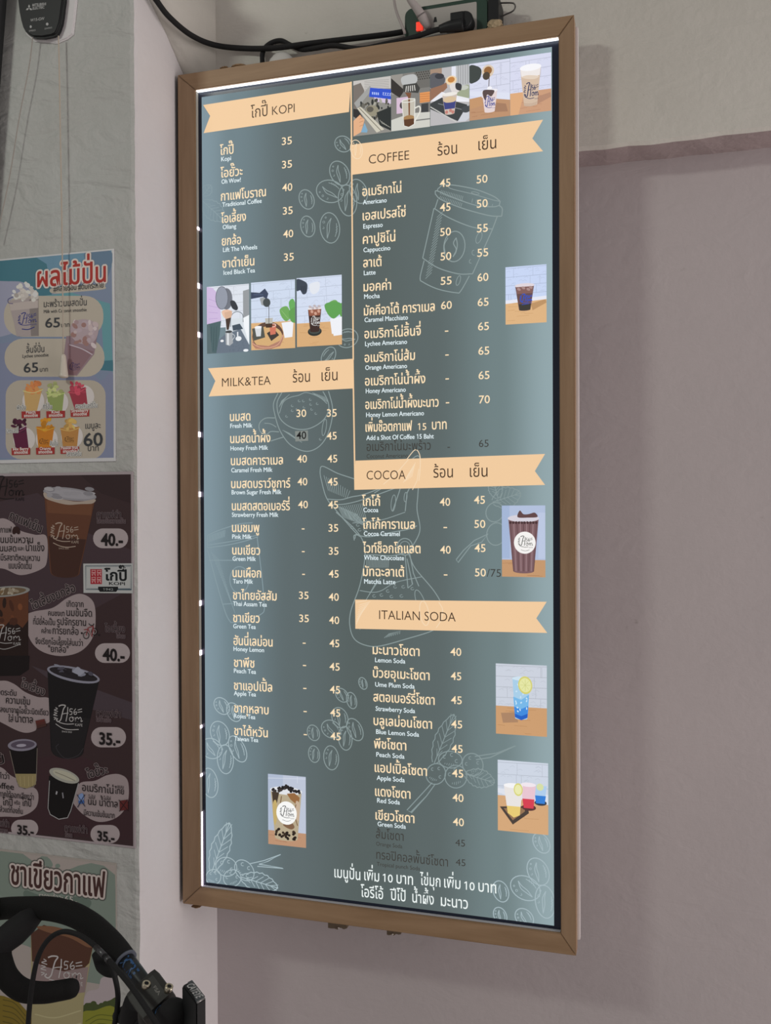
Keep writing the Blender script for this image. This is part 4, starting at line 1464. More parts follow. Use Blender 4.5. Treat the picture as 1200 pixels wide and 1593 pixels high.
def ph_black(sh):
    brick_back(sh, .66, (210, 220, 240), 5, 18)
    table(sh, .66, (216, 172, 122), (198, 152, 104), 8)
    plant(sh, .88, .62, 1.0, 1)
    sh.poly([(.74, .62), (1, .6), (1, .84), (.78, .84)], lit((238, 240, 246)))
    sh.blob([(.62, .42), (.76, .38), (.96, .4), (1, .5), (.84, .62), (.7, .56)], lit((96, 160, 84)))
    sh.ell(.4, .79, .155, .065, lit((44, 48, 46)))
    sh.ell(.4, .775, .13, .05, lit((70, 76, 72)))
    cup(sh, .4, .46, .8, .15, .1, (60, 40, 36), (232, 226, 226))
    sh.poly([(.26, .47), (.54, .47), (.52, .56), (.28, .56)], lit((150, 92, 72)))
    for x, y in ((.34, .5), (.42, .53), (.49, .5)):
        sh.ell(x, y, .035, .025, lit((206, 160, 140)), .3, 6)
    for x, y in ((.3, .43), (.4, .42), (.5, .43), (.36, .45), (.45, .45)):
        sh.ell(x, y, .035, .02, lit((190, 180, 184)), .2, 8)
    logo_on(sh, .31, .56, .52, .72, lit((222, 222, 220)), .0007)
    sh.blob([(.3, .1), (.5, .08), (.5, .2), (.38, .25), (.3, .2)], lit((226, 230, 238)))
    sh.blob([(0, .02), (.14, .04), (.24, .1), (.22, .22), (.14, .24), (.08, .18), (0, .18)], lit((58, 66, 80)))
    for i in range(3):
        sh.line([(.1 + i * .04, .12), (.12 + i * .04, .2)], .0008, lit((36, 42, 54)))


photo([(321.2, 447.1), (387.1, 440.8), (388.5, 547), (323, 550.3)], ph_barista, 'photo of a person in lilac and grey pouring coffee')
photo([(389.6, 440.5), (458.2, 434.1), (460.3, 540.5), (392.1, 545.7)], ph_tray, 'photo of a round tray with small cups beside a plant')
photo([(461.4, 433.4), (531.2, 426.9), (532.9, 535.5), (462.5, 540.3)], ph_black, 'photo of an iced black coffee beside a potted plant')


def ph_americano(sh):
    brick_back(sh, .6, (200, 214, 244), 4, 21)
    table(sh, .58, (222, 180, 132), (204, 160, 112), 9)
    sh.poly([(0, .58), (1, .54), (1, .6), (0, .64)], lit((230, 232, 244)))
    sh.poly([(.62, .66), (.98, .6), (1, .66), (.66, .78)], lit((190, 148, 104)))
    cup(sh, .47, .34, .78, .23, .14, (104, 78, 78), (224, 214, 220))
    sh.poly([(.26, .36), (.68, .36), (.66, .48), (.28, .48)], lit((132, 96, 92)))
    for x, y in ((.33, .4), (.44, .38), (.56, .41), (.62, .38)):
        sh.ell(x, y, .05, .025, lit((170, 140, 136)), .3, 7)
    sh.poly([(.32, .66), (.62, .66), (.6, .77), (.35, .77)], lit((62, 60, 56)))
    logo_on(sh, .34, .48, .66, .66, lit((40, 84, 200)), .0009)
    sh.line([(.4, .67), (.58, .66)], .0008, lit((40, 84, 200)))


def ph_cocoa(sh):
    shade(sh, 0, 0, 1, 1, (178, 192, 220))
    shade(sh, .0, .0, .18, .74, (164, 182, 214))
    shade(sh, .84, .1, 1, .74, (188, 200, 226))
    table(sh, .76, (196, 152, 112), (176, 130, 92), 11)
    cup(sh, .5, .18, .95, .35, .24, (124, 94, 98), (214, 210, 220))
    for i in range(9):
        sh.line([(.2 + i * .075, .22), (.27 + i * .058, .92)], .0018 if i % 2 else .001, lit((150, 122, 126) if i % 2 else (92, 66, 70)))
    for i in range(10):
        sh.ell(.2 + i * .066, .24, .03, .02, lit((74, 52, 54)), 0, 8)
    sh.blob([(.36, .14), (.42, .07), (.5, .12), (.62, .12), (.76, .1), (.82, .16), (.6, .17), (.4, .17)], lit((98, 72, 72)))
    sh.ell(.53, .52, .25, .155, lit((244, 242, 240)))
    logo_on(sh, .36, .42, .72, .6, lit((84, 88, 84)), .0008)
    sh.line([(.44, .62), (.54, .635), (.64, .62)], .0007, lit((120, 124, 120)), curve=True)


def ph_blue(sh):
    brick_back(sh, .6, (204, 210, 222), 4, 23)
    table(sh, .6, (204, 158, 114), (184, 138, 96), 12)
    sh.poly([(.1, .7), (.4, .68), (.44, .82), (.14, .84)], lit((172, 134, 104)))
    cup(sh, .5, .2, .78, .17, .12, (168, 206, 232), (206, 226, 240))
    t = [(.345, .46), (.37, .68), (.38, .75), (.5, .785), (.62, .75), (.635, .66), (.655, .42), (.5, .5)]
    sh.poly(t, lit((120, 184, 232)))
    sh.poly([(.36, .6), (.375, .74), (.5, .785), (.625, .74), (.64, .58), (.5, .63)], lit((66, 140, 222)))
    sh.poly([(.372, .7), (.38, .75), (.5, .788), (.62, .75), (.63, .69), (.5, .73)], lit((40, 98, 196)))
    r = random.Random(8)
    for i in range(18):
        sh.ell(r.uniform(.38, .62), r.uniform(.28, .68), .02, .012, lit((202, 228, 246)), r.uniform(0, 3), 7)
    sh.ell(.58, .29, .14, .125, lit((212, 208, 118)), .2)
    sh.ell(.58, .29, .115, .1, lit((228, 230, 166)), .2)
    for a in range(0, 180, 45):
        c, s = math.cos(math.radians(a)), math.sin(math.radians(a))
        sh.line([(.58 - .1 * c, .29 - .085 * s), (.58 + .1 * c, .29 + .085 * s)], .0006, lit((204, 206, 130)))


def ph_three(sh):
    brick_back(sh, .5, (206, 214, 228), 3, 25)
    table(sh, .5, (212, 168, 124), (194, 148, 104), 14)
    sh.poly([(0, .46), (.3, .52), (1, .58), (1, .44), (0, .4)], lit((222, 226, 236)))
    sh.poly([(.04, .66), (.6, .62), (.62, .72), (.3, .9)], lit((76, 66, 60)))
    sh.poly([(.12, .68), (.54, .65), (.54, .7), (.3, .84)], lit((150, 116, 86)))
    sh.ell(.62, .64, .14, .045, lit((92, 56, 56)))
    sh.ell(.85, .56, .12, .04, lit((56, 62, 74)))
    sh.poly([(.72, .32), (.97, .32), (.93, .57), (.76, .57)], lit((176, 206, 236)))
    sh.poly([(.74, .46), (.955, .46), (.93, .57), (.76, .57)], lit((56, 128, 214)))
    sh.ell(.84, .34, .07, .05, lit((214, 222, 168)))
    sh.poly([(.46, .32), (.76, .32), (.71, .65), (.52, .65)], lit((232, 198, 210)))
    sh.poly([(.49, .52), (.73, .52), (.71, .65), (.52, .65)], lit((214, 66, 84)))
    sh.ell(.61, .32, .15, .03, lit((240, 230, 238)))
    sh.poly([(.12, .34), (.5, .36), (.44, .74), (.2, .74)], lit((232, 228, 226)))
    sh.poly([(.18, .64), (.455, .64), (.44, .76), (.32, .8), (.2, .74)], lit((232, 204, 118)))
    sh.ell(.31, .35, .19, .035, lit((244, 244, 246)))
    sh.ell(.41, .4, .09, .09, lit((216, 212, 124)), .2)
    sh.ell(.41, .4, .07, .068, lit((234, 234, 176)), .2)


def ph_bubble(sh):
    shade(sh, 0, 0, 1, 1, (190, 198, 216))
    shade(sh, 0, 0, .4, .8, (176, 188, 210))
    sh.line([(0, .06), (1, .03)], .0008, lit((214, 220, 232)))
    sh.line([(.78, .0), (.78, .1)], .0008, lit((214, 220, 232)))
    table(sh, .8, (188, 146, 116), (166, 124, 96), 16)
    cup(sh, .48, .22, .93, .41, .3, (184, 170, 142), (226, 228, 232))
    sh.poly([(.1, .25), (.3, .25), (.24, .4), (.14, .46)], lit((70, 58, 48)))
    sh.poly([(.5, .26), (.7, .24), (.84, .3), (.8, .42), (.6, .34)], lit((150, 106, 66)))
    sh.blob([(.14, .4), (.22, .38), (.24, .6), (.18, .72), (.14, .6)], lit((196, 172, 110)))
    sh.blob([(.74, .36), (.84, .4), (.82, .62), (.74, .58)], lit((198, 176, 152)))
    sh.line([(.36, .3), (.32, .44), (.3, .56)], .0016, lit((120, 88, 60)), curve=True)
    sh.line([(.74, .4), (.7, .54), (.78, .7)], .0016, lit((126, 94, 66)), curve=True)
    sh.blob([(.4, .7), (.6, .66), (.7, .72), (.62, .76), (.48, .74)], lit((128, 98, 74)))
    sh.ell(.49, .535, .27, .165, lit((248, 248, 246)))
    logo_on(sh, .3, .43, .7, .62, lit((74, 76, 78)), .0009)
    sh.line([(.38, .635), (.5, .65), (.6, .635)], .0007, lit((110, 112, 114)), curve=True)
    r = random.Random(3)
    for i in range(42):
        x = r.uniform(.12, .84)
        y = .21 - .07 * math.exp(-((x - .5) / .2) ** 2) * r.uniform(.2, 1) + r.uniform(-.005, .03)
        sh.ell(x, y, .038, .02, lit(r.choice([(44, 40, 40), (62, 56, 54), (34, 32, 34)])), 0, 9)
    for i in range(30):
        x = r.uniform(.2, .78)
        y = r.uniform(.79, .9) - (.02 if abs(x - .5) > .2 else 0)
        sh.ell(x, y, .036, .019, lit(r.choice([(40, 32, 28), (58, 46, 36)])), 0, 9)


photo([(786.5, 416), (850.3, 410.9), (850.9, 501.1), (787.1, 505.3)], ph_americano, 'photo of an iced americano beside the coffee list')
photo([(780.5, 786.8), (848.3, 786), (849.2, 897.9), (781.8, 897.3)], ph_cocoa, 'photo of an iced cocoa beside the cocoa list')
photo([(771, 1033), (851, 1034.5), (851.4, 1146), (772.5, 1141.5)], ph_blue, 'photo of a blue lemon soda')
photo([(773.9, 1181.8), (852.6, 1187.6), (854, 1297.9), (775.5, 1292.8)], ph_three, 'photo of three coloured sodas')
photo([(416.6, 1204), (475.3, 1208.3), (476.9, 1318.8), (418, 1313.2)], ph_bubble, 'photo of a bubble tea low in the left column')

# ================================================================== posters on the pillar
PP = PIL_Y - 0.0006


def backing(name, px0, py0, px1, py1, m, parent, th=0.0018, lab=None):
    """thin rigid sheet on the pillar between two opposite corners"""
    a, b = on_y(px0, py0, PIL_Y), on_y(px1, py1, PIL_Y)
    bm = bmesh.new()
    add_box(bm, a.x, b.x, PIL_Y - th, PIL_Y - 0.0003, b.z, a.z, 0, 0.0004)
    o = bm_obj(name, bm, [m], parent)
    if lab:
        o['label'] = lab
    return o


def psheet(level, ox, oy, s, th=0.0018):
    sh = Sheet(PIL_Y - th - 0.00022 * level - 0.00004, ox, oy, s)
    sh.step = 0.0000007
    return sh


def pcup(sh, pts, m):
    sh.poly(pts, m)


# ------------------------------------------------------------------ smoothie poster
a = on_y(90, 560, PIL_Y)
pos1 = empty('smoothie_poster', (a.x, PIL_Y, a.z), 'pale blue smoothie poster with red Thai title, topmost of three on the pillar', 'poster')
W1 = pm('poster_border', L((186, 186, 188), .72), 0.4)
backing('print_sheet', -75, 411, 180.5, 717.5, W1, pos1)
s1 = psheet(0, 0, 380, 4.55)
ba, bb = on_y(-70, 415, s1.y), on_y(177, 712, s1.y)
s1.clip = (ba.x, bb.x, bb.z, on_y(173, 389.5, s1.y).z)
BL, TEAL, LAV, CRM = ink((116, 134, 168)), ink((62, 106, 120)), ink((138, 140, 160)), ink((164, 156, 144))
s1.poly([(-300, 132), (790, 40), (808, 1512), (-300, 1545)], ink((112, 124, 146)))
s1.blob([(-200, 800), (20, 700), (300, 690), (520, 720), (700, 960), (802, 930), (805, 1500), (500, 1512), (100, 1520), (-200, 1400)], ink((116, 122, 146)), 8)
s1.poly([(-290, 150), (250, 88), (330, 140), (360, 250), (370, 400), (-290, 420)], TEAL)
s1.poly([(250, 88), (790, 40), (792, 160), (420, 330), (350, 250), (330, 140)], ink((96, 130, 152)))
s1.blob([(600, 62), (780, 48), (790, 150), (740, 250), (640, 160)], ink((90, 112, 134)))
s1.blob([(-220, 300), (60, 262), (200, 300), (230, 520), (60, 640), (-200, 640)], LAV, 8)
s1.poly([(270, 370), (500, 340), (780, 420), (800, 900), (740, 890), (720, 560), (640, 410)], ink((92, 138, 146)))
s1.poly([(735, 825), (800, 820), (803, 898), (700, 890)], TEAL)
s1.rrect(28, 365, 732, 655, 130, CRM)
s1.rrect(32, 668, 740, 938, 130, CRM)
s1.rrect(40, 962, 748, 1522, 110, ink((160, 152, 140)))
s1.blob([(355, 318), (420, 305), (720, 282), (742, 296), (735, 318), (560, 336), (380, 348)], CRM)
s1.build('background_print', pos1)
s1 = psheet(1, 0, 380, 4.55)
WHP = ink((196, 186, 182))
# tall milk cup
s1.poly([(58, 400), (272, 375), (274, 648), (118, 652), (100, 560)], ink((150, 140, 140)))
s1.poly([(205, 392), (272, 375), (274, 648), (220, 650)], ink((120, 112, 110)))
s1.poly([(66, 420), (270, 395), (270, 450), (76, 470)], ink((166, 156, 152)))
s1.line([(92, 372), (58, 390), (62, 416), (92, 420)], .0012, ink((74, 74, 110)), curve=True)
r4 = random.Random(11)
for i in range(40):
    x = r4.uniform(92, 262)
    top = 255 + abs(x - 170) * 1.05
    s1.ell(x, r4.uniform(top, 400 - abs(x - 165) * .12), r4.uniform(9, 22), r4.uniform(9, 20), ink(r4.choice([(196, 190, 184), (176, 170, 166), (152, 146, 142), (206, 200, 196), (186, 180, 174)])), r4.uniform(0, 3), 9)
hom_logo(s1, ink((40, 48, 112)), lambda a, b: (122 + 140 * a, 488 + 105 * b - 20 * a), .0011)
s1.line([(155, 600), (200, 603), (245, 585)], .0016, ink((40, 48, 112)), curve=True)
s1.build('drink_picture', pos1)
s1 = psheet(1, 0, 380, 4.55)
# tilted lychee cup
s1.poly([(470, 650), (690, 640), (666, 778), (545, 930), (470, 925), (450, 800)], ink((132, 112, 120)))
s1.poly([(480, 700), (665, 760), (640, 790), (540, 925), (480, 920)], ink((124, 98, 104)))
s1.blob([(510, 560), (590, 530), (680, 560), (695, 630), (650, 700), (560, 700), (500, 640)], ink((158, 142, 148)))
for i in range(26):
    s1.ell(r4.uniform(515, 680), r4.uniform(550, 720), r4.uniform(12, 26), r4.uniform(10, 20), ink(r4.choice([(176, 160, 162), (150, 128, 132), (188, 176, 178), (140, 108, 104), (164, 148, 156)])), r4.uniform(0, 3), 9)
s1.line([(490, 710), (580, 740), (655, 782)], .0018, ink((176, 166, 176)), curve=True)
hom_logo(s1, ink((70, 56, 92)), lambda a, b: (488 + 80 * a, 840 + 60 * b - 10 * a), .0008)
s1.build('drink_picture', pos1)
# six small cups
small = [((168, 1030, 300, 1020, 262, 1180, 182, 1180), (178, 146, 96), (196, 120, 72)), ((330, 1040, 455, 1045, 440, 1190, 345, 1170), (128, 142, 84), (160, 166, 112)),
         ((486, 1040, 606, 1010, 622, 1150, 530, 1170), (140, 52, 66), (172, 66, 84)), ((84, 1310, 185, 1290, 204, 1450, 112, 1450), (84, 30, 56), (66, 28, 48)),
         ((258, 1290, 385, 1290, 362, 1450, 272, 1450), (178, 112, 38), (196, 130, 40)), ((428, 1300, 560, 1290, 546, 1430, 445, 1430), (164, 118, 66), (190, 150, 86))]
for n_, ((ax, ay, bx, by, cx, cy, dx, dy), c, c2) in enumerate(small):
    s1 = psheet(1, 0, 380, 4.55)
    mx, my = (ax + bx) / 2, (ay + by) / 2
    s1.ell((cx + dx) / 2 + 14, cy - 70, 78, 84, ink((186, 180, 178)))
    s1.poly([(ax, ay), (bx, by), (cx, cy), (dx, dy)], ink(c))
    for i in range(16):
        k = r4.uniform(.82, 1.15)
        s1.ell(mx + r4.uniform(-44, 44), my + r4.uniform(-58, 26), r4.uniform(10, 24), r4.uniform(9, 20), ink(tuple(min(230, int(v * k)) for v in c2)), r4.uniform(0, 3), 9)
    s1.line([(ax - 6, ay + 8), (mx, my + 26), (bx + 6, by + 8)], .0012, ink(tuple(min(220, int(v * 1.25) + 14) for v in c)), curve=True)
    if n_ == 3:
        s1.line([(140, 1310), (190, 1284)], .0014, ink((176, 150, 166)))
    if n_ > 3:
        x, y = ((300, 1395), (480, 1380))[n_ - 4]
        hom_logo(s1, ink((90, 62, 34)), lambda a, b: (x - 25 + 70 * a, y - 20 + 44 * b), .0006)
    s1.build('drink_picture', pos1)
s1 = psheet(2, 0, 380, 4.55)
RED, DK = ink((150, 44, 38)), ink((52, 54, 58))
s1.halo('ผลไม้ปั่น', 266, 302, 748, ink((196, 182, 176)), .047, 264, .0038)
s1.halo('ผลไม้ปั่น', 266, 302, 748, RED, .047, 264, .0008)
s1.text('#คลายร้อน #ดับกระหาย', 378, 335, 732, DK, em=.0145, y1=306, bold=.006)
s1.text('มะพร้าวนมสดปั่น', 310, 446, 613, DK, em=.0165, y1=432)
s1.text('Milk with Coconut smoothie', 310, 488, 613, DK, em=.0083, y1=474)
s1.text('65', 320, 590, 424, DK, em=.0235, y1=586, bold=.01)
s1.text('บาท', 434, 588, 492, DK, em=.011)
s1.text('ลิ้นจี่ปั่น', 187, 770, 313, DK, em=.0165)
s1.text('Lychee smoothie', 160, 804, 343, DK, em=.0083)
s1.text('65', 168, 908, 270, DK, em=.0235, bold=.01)
s1.text('บาท', 282, 903, 338, DK, em=.011)
s1.text('เมนูละ', 605, 1306, 712, DK, em=.0155)
s1.text('60', 592, 1428, 728, DK, em=.0315, bold=.014)
s1.text('บาท', 622, 1464, 698, DK, em=.0145)
RB = ink((142, 46, 44))
PK = ink((202, 190, 186))
for x0, y0, a, b, th, tx in ((152, 1180, 'Peach', 'smoothie', 'พีชปั่น', (120, 1170, 182)), (328, 1178, 'Kiwi', 'smoothie', 'กีวี่ปั่น', (305, 1166, 368)), (500, 1170, 'Strawberry', 'smoothie', 'สตรอว์เบอร์รี่ปั่น', (535, 1160, 690)),
                             (82, 1440, 'Mix Berry', 'smoothie', 'มิกซ์เบอร์รี่', (48, 1335, 130)), (255, 1437, 'Orange', 'smoothie', 'ส้มปั่น', (355, 1425, 410)), (428, 1432, 'Passion fruit', 'smoothie', 'เสาวรสปั่น', (474, 1498, 576))):
    s1.poly([(x0, y0 + 4), (x0 + 132, y0), (x0 + 132, y0 + 48), (x0 + 2, y0 + 52)], RB)
    w_ = min(120, 11 * len(a) + 12)
    s1.text(a, x0 + 66 - w_ / 2, y0 + 20, x0 + 66 + w_ / 2, PK, em=.0075, bold=.02)
    s1.text(b, x0 + 18, y0 + 44, x0 + 116, PK, em=.0085, bold=.02)
    s1.halo(th, tx[0], tx[1], tx[2], PK, .0098, None, .0009)
    s1.text(th, tx[0], tx[1], tx[2], DK, em=.0098, bold=.01)
s1.build('poster_lettering', pos1)

# ------------------------------------------------------------------ dark coffee poster
a = on_y(90, 1000, PIL_Y)
pos2 = empty('coffee_poster', (a.x, PIL_Y, a.z), 'large dark brown iced coffee poster, middle one of three on the pillar', 'poster')
backing('print_sheet', -75, 738, 211.5, 1319.5, pm('poster_rim', L((150, 140, 144), .72), .4), pos2)
Q1, Q2 = (0, 720, 5.141), (0, 1020, 5.141)
s2 = psheet(0, *Q1)
BRN = ink((52, 38, 40))
ta, tb = on_y(-70, 742, PP), on_y(208, 1316, PP)
s2.clip = (ta.x, tb.x, tb.z, ta.z)
s2.raw([(ta.x, tb.z), (tb.x, tb.z), (tb.x, ta.z), (ta.x, ta.z)], [(0, 1, 2, 3)], BRN)
s2.poly([(-300, 380), (300, 240), (700, 560), (1060, 700), (1066, 1000), (600, 1250), (-300, 1100)], ink((60, 47, 52)))
s2.poly([(600, 60), (1052, 44), (1058, 330), (800, 240)], ink((46, 33, 35)))
s2.frame(*Q2)
s2.poly([(250, 80), (1070, 380), (1074, 520), (700, 420)], ink((64, 54, 60)))
s2.poly([(-300, 880), (600, 780), (1076, 1000), (1078, 1480), (-300, 1380)], ink((54, 36, 40)))
BUB, PILL = ink((140, 128, 130)), ink((150, 140, 142))
s2.frame(*Q1)
s2.blob([(-120, 520), (0, 446), (90, 470), (160, 540), (280, 575), (372, 590), (376, 780), (330, 850), (170, 898), (40, 850), (-120, 800)], BUB, 8)
s2.blob([(215, 1230), (270, 1190), (420, 1160), (540, 1080), (650, 1048), (745, 1110), (765, 1250), (740, 1400), (640, 1510), (480, 1545), (320, 1500), (230, 1390)], BUB, 8)
s2.rrect(745, 525, 1025, 683, 78, PILL)
s2.rrect(760, 1443, 1040, 1600, 78, PILL)
s2.frame(*Q2)
s2.blob([(-120, 240), (20, 200), (110, 225), (200, 290), (300, 330), (400, 350), (402, 510), (365, 545), (300, 560), (280, 600), (190, 615), (60, 560), (-60, 470)], BUB, 8)
s2.blob([(-200, 860), (0, 890), (90, 960), (250, 1040), (305, 1100), (290, 1210), (200, 1275), (80, 1288), (-200, 1240)], BUB, 8)
s2.blob([(580, 1130), (640, 1020), (760, 1000), (860, 955), (960, 950), (1025, 1010), (1020, 1180), (940, 1290), (800, 1330), (680, 1280), (600, 1200)], BUB, 8)
s2.rrect(729, 571, 1008, 733, 80, PILL)
s2.rrect(89, 1312, 306, 1452, 70, PILL)
s2.rrect(724, 1354, 958, 1500, 72, PILL)
s2.build('background_print', pos2)

s2 = psheet(1, *Q1)
r5 = random.Random(21)


def iced(sh, L_, R_, TY, BL_, BR_, BY, body, dark, rim, foam):
    """cup on the poster: rim from L_ to R_, foot from BL_ to BR_"""
    def outline(t0, k):
        lx, ly = L_[0] + (BL_[0] - L_[0]) * t0, L_[1] + (BL_[1] - L_[1]) * t0
        rx, ry = R_[0] + (BR_[0] - R_[0]) * t0, R_[1] + (BR_[1] - R_[1]) * t0
        pts = [(lx + k, ly)]
        mx, my = (BL_[0] + BR_[0]) / 2, (BL_[1] + BR_[1]) / 2
        hw = (BR_[0] - BL_[0]) / 2 - k
        for i in range(13):
            t = math.pi * (1 - i / 12)
            pts.append((mx + hw * math.cos(t), BL_[1] + (BR_[1] - BL_[1]) * i / 12 - 30 + (BY - my + 24) * math.sin(t) ** .6))
        return pts + [(rx - k, ry)]
    sh.poly(outline(0, 0), ink(body))
    sh.poly(outline(.55, 8), ink(dark))
    cx, cy = (L_[0] + R_[0]) / 2, (L_[1] + R_[1]) / 2
    ang = math.atan2(R_[1] - L_[1], R_[0] - L_[0])
    sh.ell(cx, cy, abs(R_[0] - L_[0]) / 2 + 8, TY, ink(rim), ang)
    sh.ell(cx, cy - 2, abs(R_[0] - L_[0]) / 2 - 10, TY * .7, ink(foam), ang)


iced(s2, (352, 225), (765, 275), 50, (400, 880), (640, 890), 925, (84, 52, 38), (58, 36, 30), (128, 126, 132), (142, 140, 146))
s2.poly([(372, 300), (738, 330), (730, 420), (380, 400)], ink((96, 62, 44)))
s2.blob([(352, 236), (420, 270), (540, 300), (640, 310), (760, 292), (740, 325), (640, 330), (540, 335), (430, 310), (360, 280)], ink((150, 138, 128)))
for i in range(16):
    s2.ell(r5.uniform(390, 720), r5.uniform(205, 280), r5.uniform(24, 50), r5.uniform(10, 22), ink(r5.choice([(138, 136, 142), (120, 118, 124), (150, 148, 152)])), .12, 9)
LG = ink((150, 134, 122))
hom_logo(s2, LG, lambda a, b: (395 + 240 * a, 470 + 170 * b + 12 * a), .0013)
s2.line([(425, 640), (480, 665), (540, 675), (605, 668)], .0013, LG, curve=True)
s2.text('SINCE 2020', 470, 690, 550, LG, em=.004)
s2.build('drink_picture', pos2)
s2 = psheet(1, *Q1)
# left cup, cut by the picture's edge
s2.poly([(-120, 1010), (228, 1000), (225, 1600), (-120, 1600)], ink((34, 22, 20)))
s2.poly([(-120, 1060), (228, 1030), (226, 1260), (180, 1320), (90, 1250), (20, 1330), (-120, 1290)], ink((84, 50, 34)))
for i in range(14):
    s2.ell(r5.uniform(-60, 200), r5.uniform(1090, 1290), r5.uniform(10, 26), r5.uniform(20, 50), ink(r5.choice([(110, 66, 42), (66, 38, 28), (96, 56, 36), (40, 26, 22)])), r5.uniform(-.4, .4), 9)
s2.ell(40, 1030, 200, 42, ink((126, 126, 124)), -.08)
s2.ell(40, 1030, 170, 30, ink((96, 82, 64)), -.08)
for i in range(10):
    s2.ell(r5.uniform(-20, 170), r5.uniform(1005, 1045), 22, 12, ink(r5.choice([(150, 142, 128), (110, 90, 66), (130, 120, 104)])), r5.uniform(0, 3), 7)
hom_logo(s2, ink((150, 148, 148)), lambda a, b: (-70 + 240 * a, 1290 + 170 * b), .0012)
s2.line([(-40, 1470), (40, 1490), (165, 1450)], .0012, ink((140, 138, 138)), curve=True)
s2.frame(*Q2)
s2.poly([(-120, 0), (236, 0), (232, 110), (160, 160), (-120, 165)], ink((22, 16, 17)))
s2.build('drink_picture', pos2)
s2 = psheet(1, *Q2)
iced(s2, (380, 105), (795, 195), 58, (405, 740), (672, 760), 832, (22, 20, 22), (28, 26, 28), (124, 124, 138), (34, 30, 34))
for i in range(12):
    x = r5.uniform(440, 740)
    s2.ell(x, 130 + (x - 590) * .2 + r5.uniform(-26, 14), r5.uniform(18, 40), r5.uniform(8, 18), ink(r5.choice([(30, 26, 30), (70, 68, 80), (120, 122, 136), (26, 22, 24)])), r5.uniform(-.4, .6), 7)
s2.poly([(575, 130), (620, 88), (680, 130), (640, 160)], ink((140, 142, 156)))
s2.line([(470, 705), (450, 740), (520, 820), (620, 800), (668, 740)], .001, ink((52, 50, 54)), curve=True)
LG2 = ink((160, 158, 158))
hom_logo(s2, LG2, lambda a, b: (420 + 245 * a, 385 + 175 * b + 10 * a), .0013)
s2.line([(445, 545), (500, 580), (560, 592), (630, 590)], .0013, LG2, curve=True)
s2.text('SINCE 2020', 495, 612, 575, LG2, em=.004)
s2.build('drink_picture', pos2)
s2 = psheet(1, *Q2)
# small glasses
s2.poly([(72, 730), (298, 720), (290, 1020), (270, 1050), (200, 1066), (150, 1050), (132, 1000)], ink((18, 14, 15)))
s2.poly([(120, 945), (292, 945), (288, 1030), (215, 1062), (150, 1046)], ink((134, 122, 86)))
for i in range(4):
    s2.line([(160 + i * 34, 965), (166 + i * 32, 1045)], .0008, ink((160, 148, 110)))
s2.line([(78, 760), (135, 1010), (160, 1052), (215, 1062), (272, 1045), (290, 1000), (298, 740)], .001, ink((120, 112, 104)))
s2.ell(178, 715, 116, 48, ink((120, 116, 130)), -.05)
s2.ell(182, 712, 96, 32, ink((78, 70, 84)), -.05)
s2.ell(170, 718, 40, 12, ink((150, 146, 160)), -.05)
s2.build('drink_picture', pos2)
s2 = psheet(1, *Q2)
s2.poly([(392, 960), (630, 1010), (570, 1250), (540, 1295), (470, 1310), (400, 1275), (382, 1220)], ink((16, 13, 14)))
s2.line([(396, 1000), (384, 1220), (402, 1270), (470, 1308), (540, 1296), (566, 1240), (628, 1020)], .0013, ink((150, 150, 152)))
s2.ell(514, 960, 126, 50, ink((146, 146, 138)), .34)
s2.ell(518, 958, 100, 32, ink((164, 162, 146)), .34)
s2.line([(440, 930), (520, 962), (600, 1000)], .0012, ink((110, 106, 96)))
s2.line([(455, 1085), (450, 1110)], .0028, ink((150, 150, 156)))
s2.line([(500, 1095), (506, 1140)], .0024, ink((120, 120, 126)))
s2.build('drink_picture', pos2)

s2 = psheet(2, *Q1)
BK = ink((24, 20, 21))
hom_logo(s2, BK, lambda a, b: (-90 + 290 * a, 100 + 210 * b), .0014)
HAL = ink((110, 98, 100))
for t, x0, y0, x1, y1, em, b in (('กาแฟเย็น', 72, 446, 325, 560, .021, .012), ('โอเลี้ยงยกล้อ', 260, 1175, 608, 1025, .021, .012)):
    s2.halo(t, x0, y0, x1, HAL, em, y1, .0013)
    s2.text(t, x0, y0, x1, BK, em=em, y1=y1, bold=b)
for t, x0, y0, x1, em in (('กาแฟ', 2, 558, 92, .0145), ('นมข้นหวาน', 4, 640, 264, .0175), ('นมสด', -2, 708, 130, .0165), ('และ', 142, 700, 194, .0105), ('น้ำแข็ง', 207, 705, 354, .0185),
                          ('มีรสชาติหอมหวาน', 6, 780, 318, .0155), ('แบบจัดเต็ม', 70, 846, 252, .0165), ('เกิดจาก', 534, 1150, 668, .0145), ('คนชงเท', 386, 1222, 516, .0135), ('นมข้นจืด', 532, 1224, 736, .0175),
                          ('ที่มียี่ห้อเป็น', 266, 1292, 440, .0145), ('รูปจักรยาน', 456, 1296, 688, .0175), ('คล้าย', 332, 1362, 408, .0125), ('การยกล้อ', 420, 1368, 628, .0175), ('จึงเรียกโอเลี้ยงใส่นมว่า', 282, 1448, 662, .0145), ('"ยกล้อ"', 386, 1512, 548, .0165)):
    s2.text(t, x0, y0, x1, BK, em=em, bold=.004)
for t, x0, y0, x1, em in (('กาแฟดำ', 776, 440, 968, .0165), ('ใส่นมข้นหวานเย็น', 776, 482, 1004, .0098), ('โอเลี้ยง', 840, 1350, 1000, .0175), ('ใส่นม', 932, 1400, 1002, .0098)):
    s2.halo(t, x0, y0, x1, ink((92, 78, 82)), em, None, .0009)
    s2.text(t, x0, y0, x1, BK, em=em)
s2.text('40.-', 808, 660, 984, BK, em=.0285, bold=.03)
s2.text('40.-', 822, 1578, 998, BK, em=.0285, bold=.03)
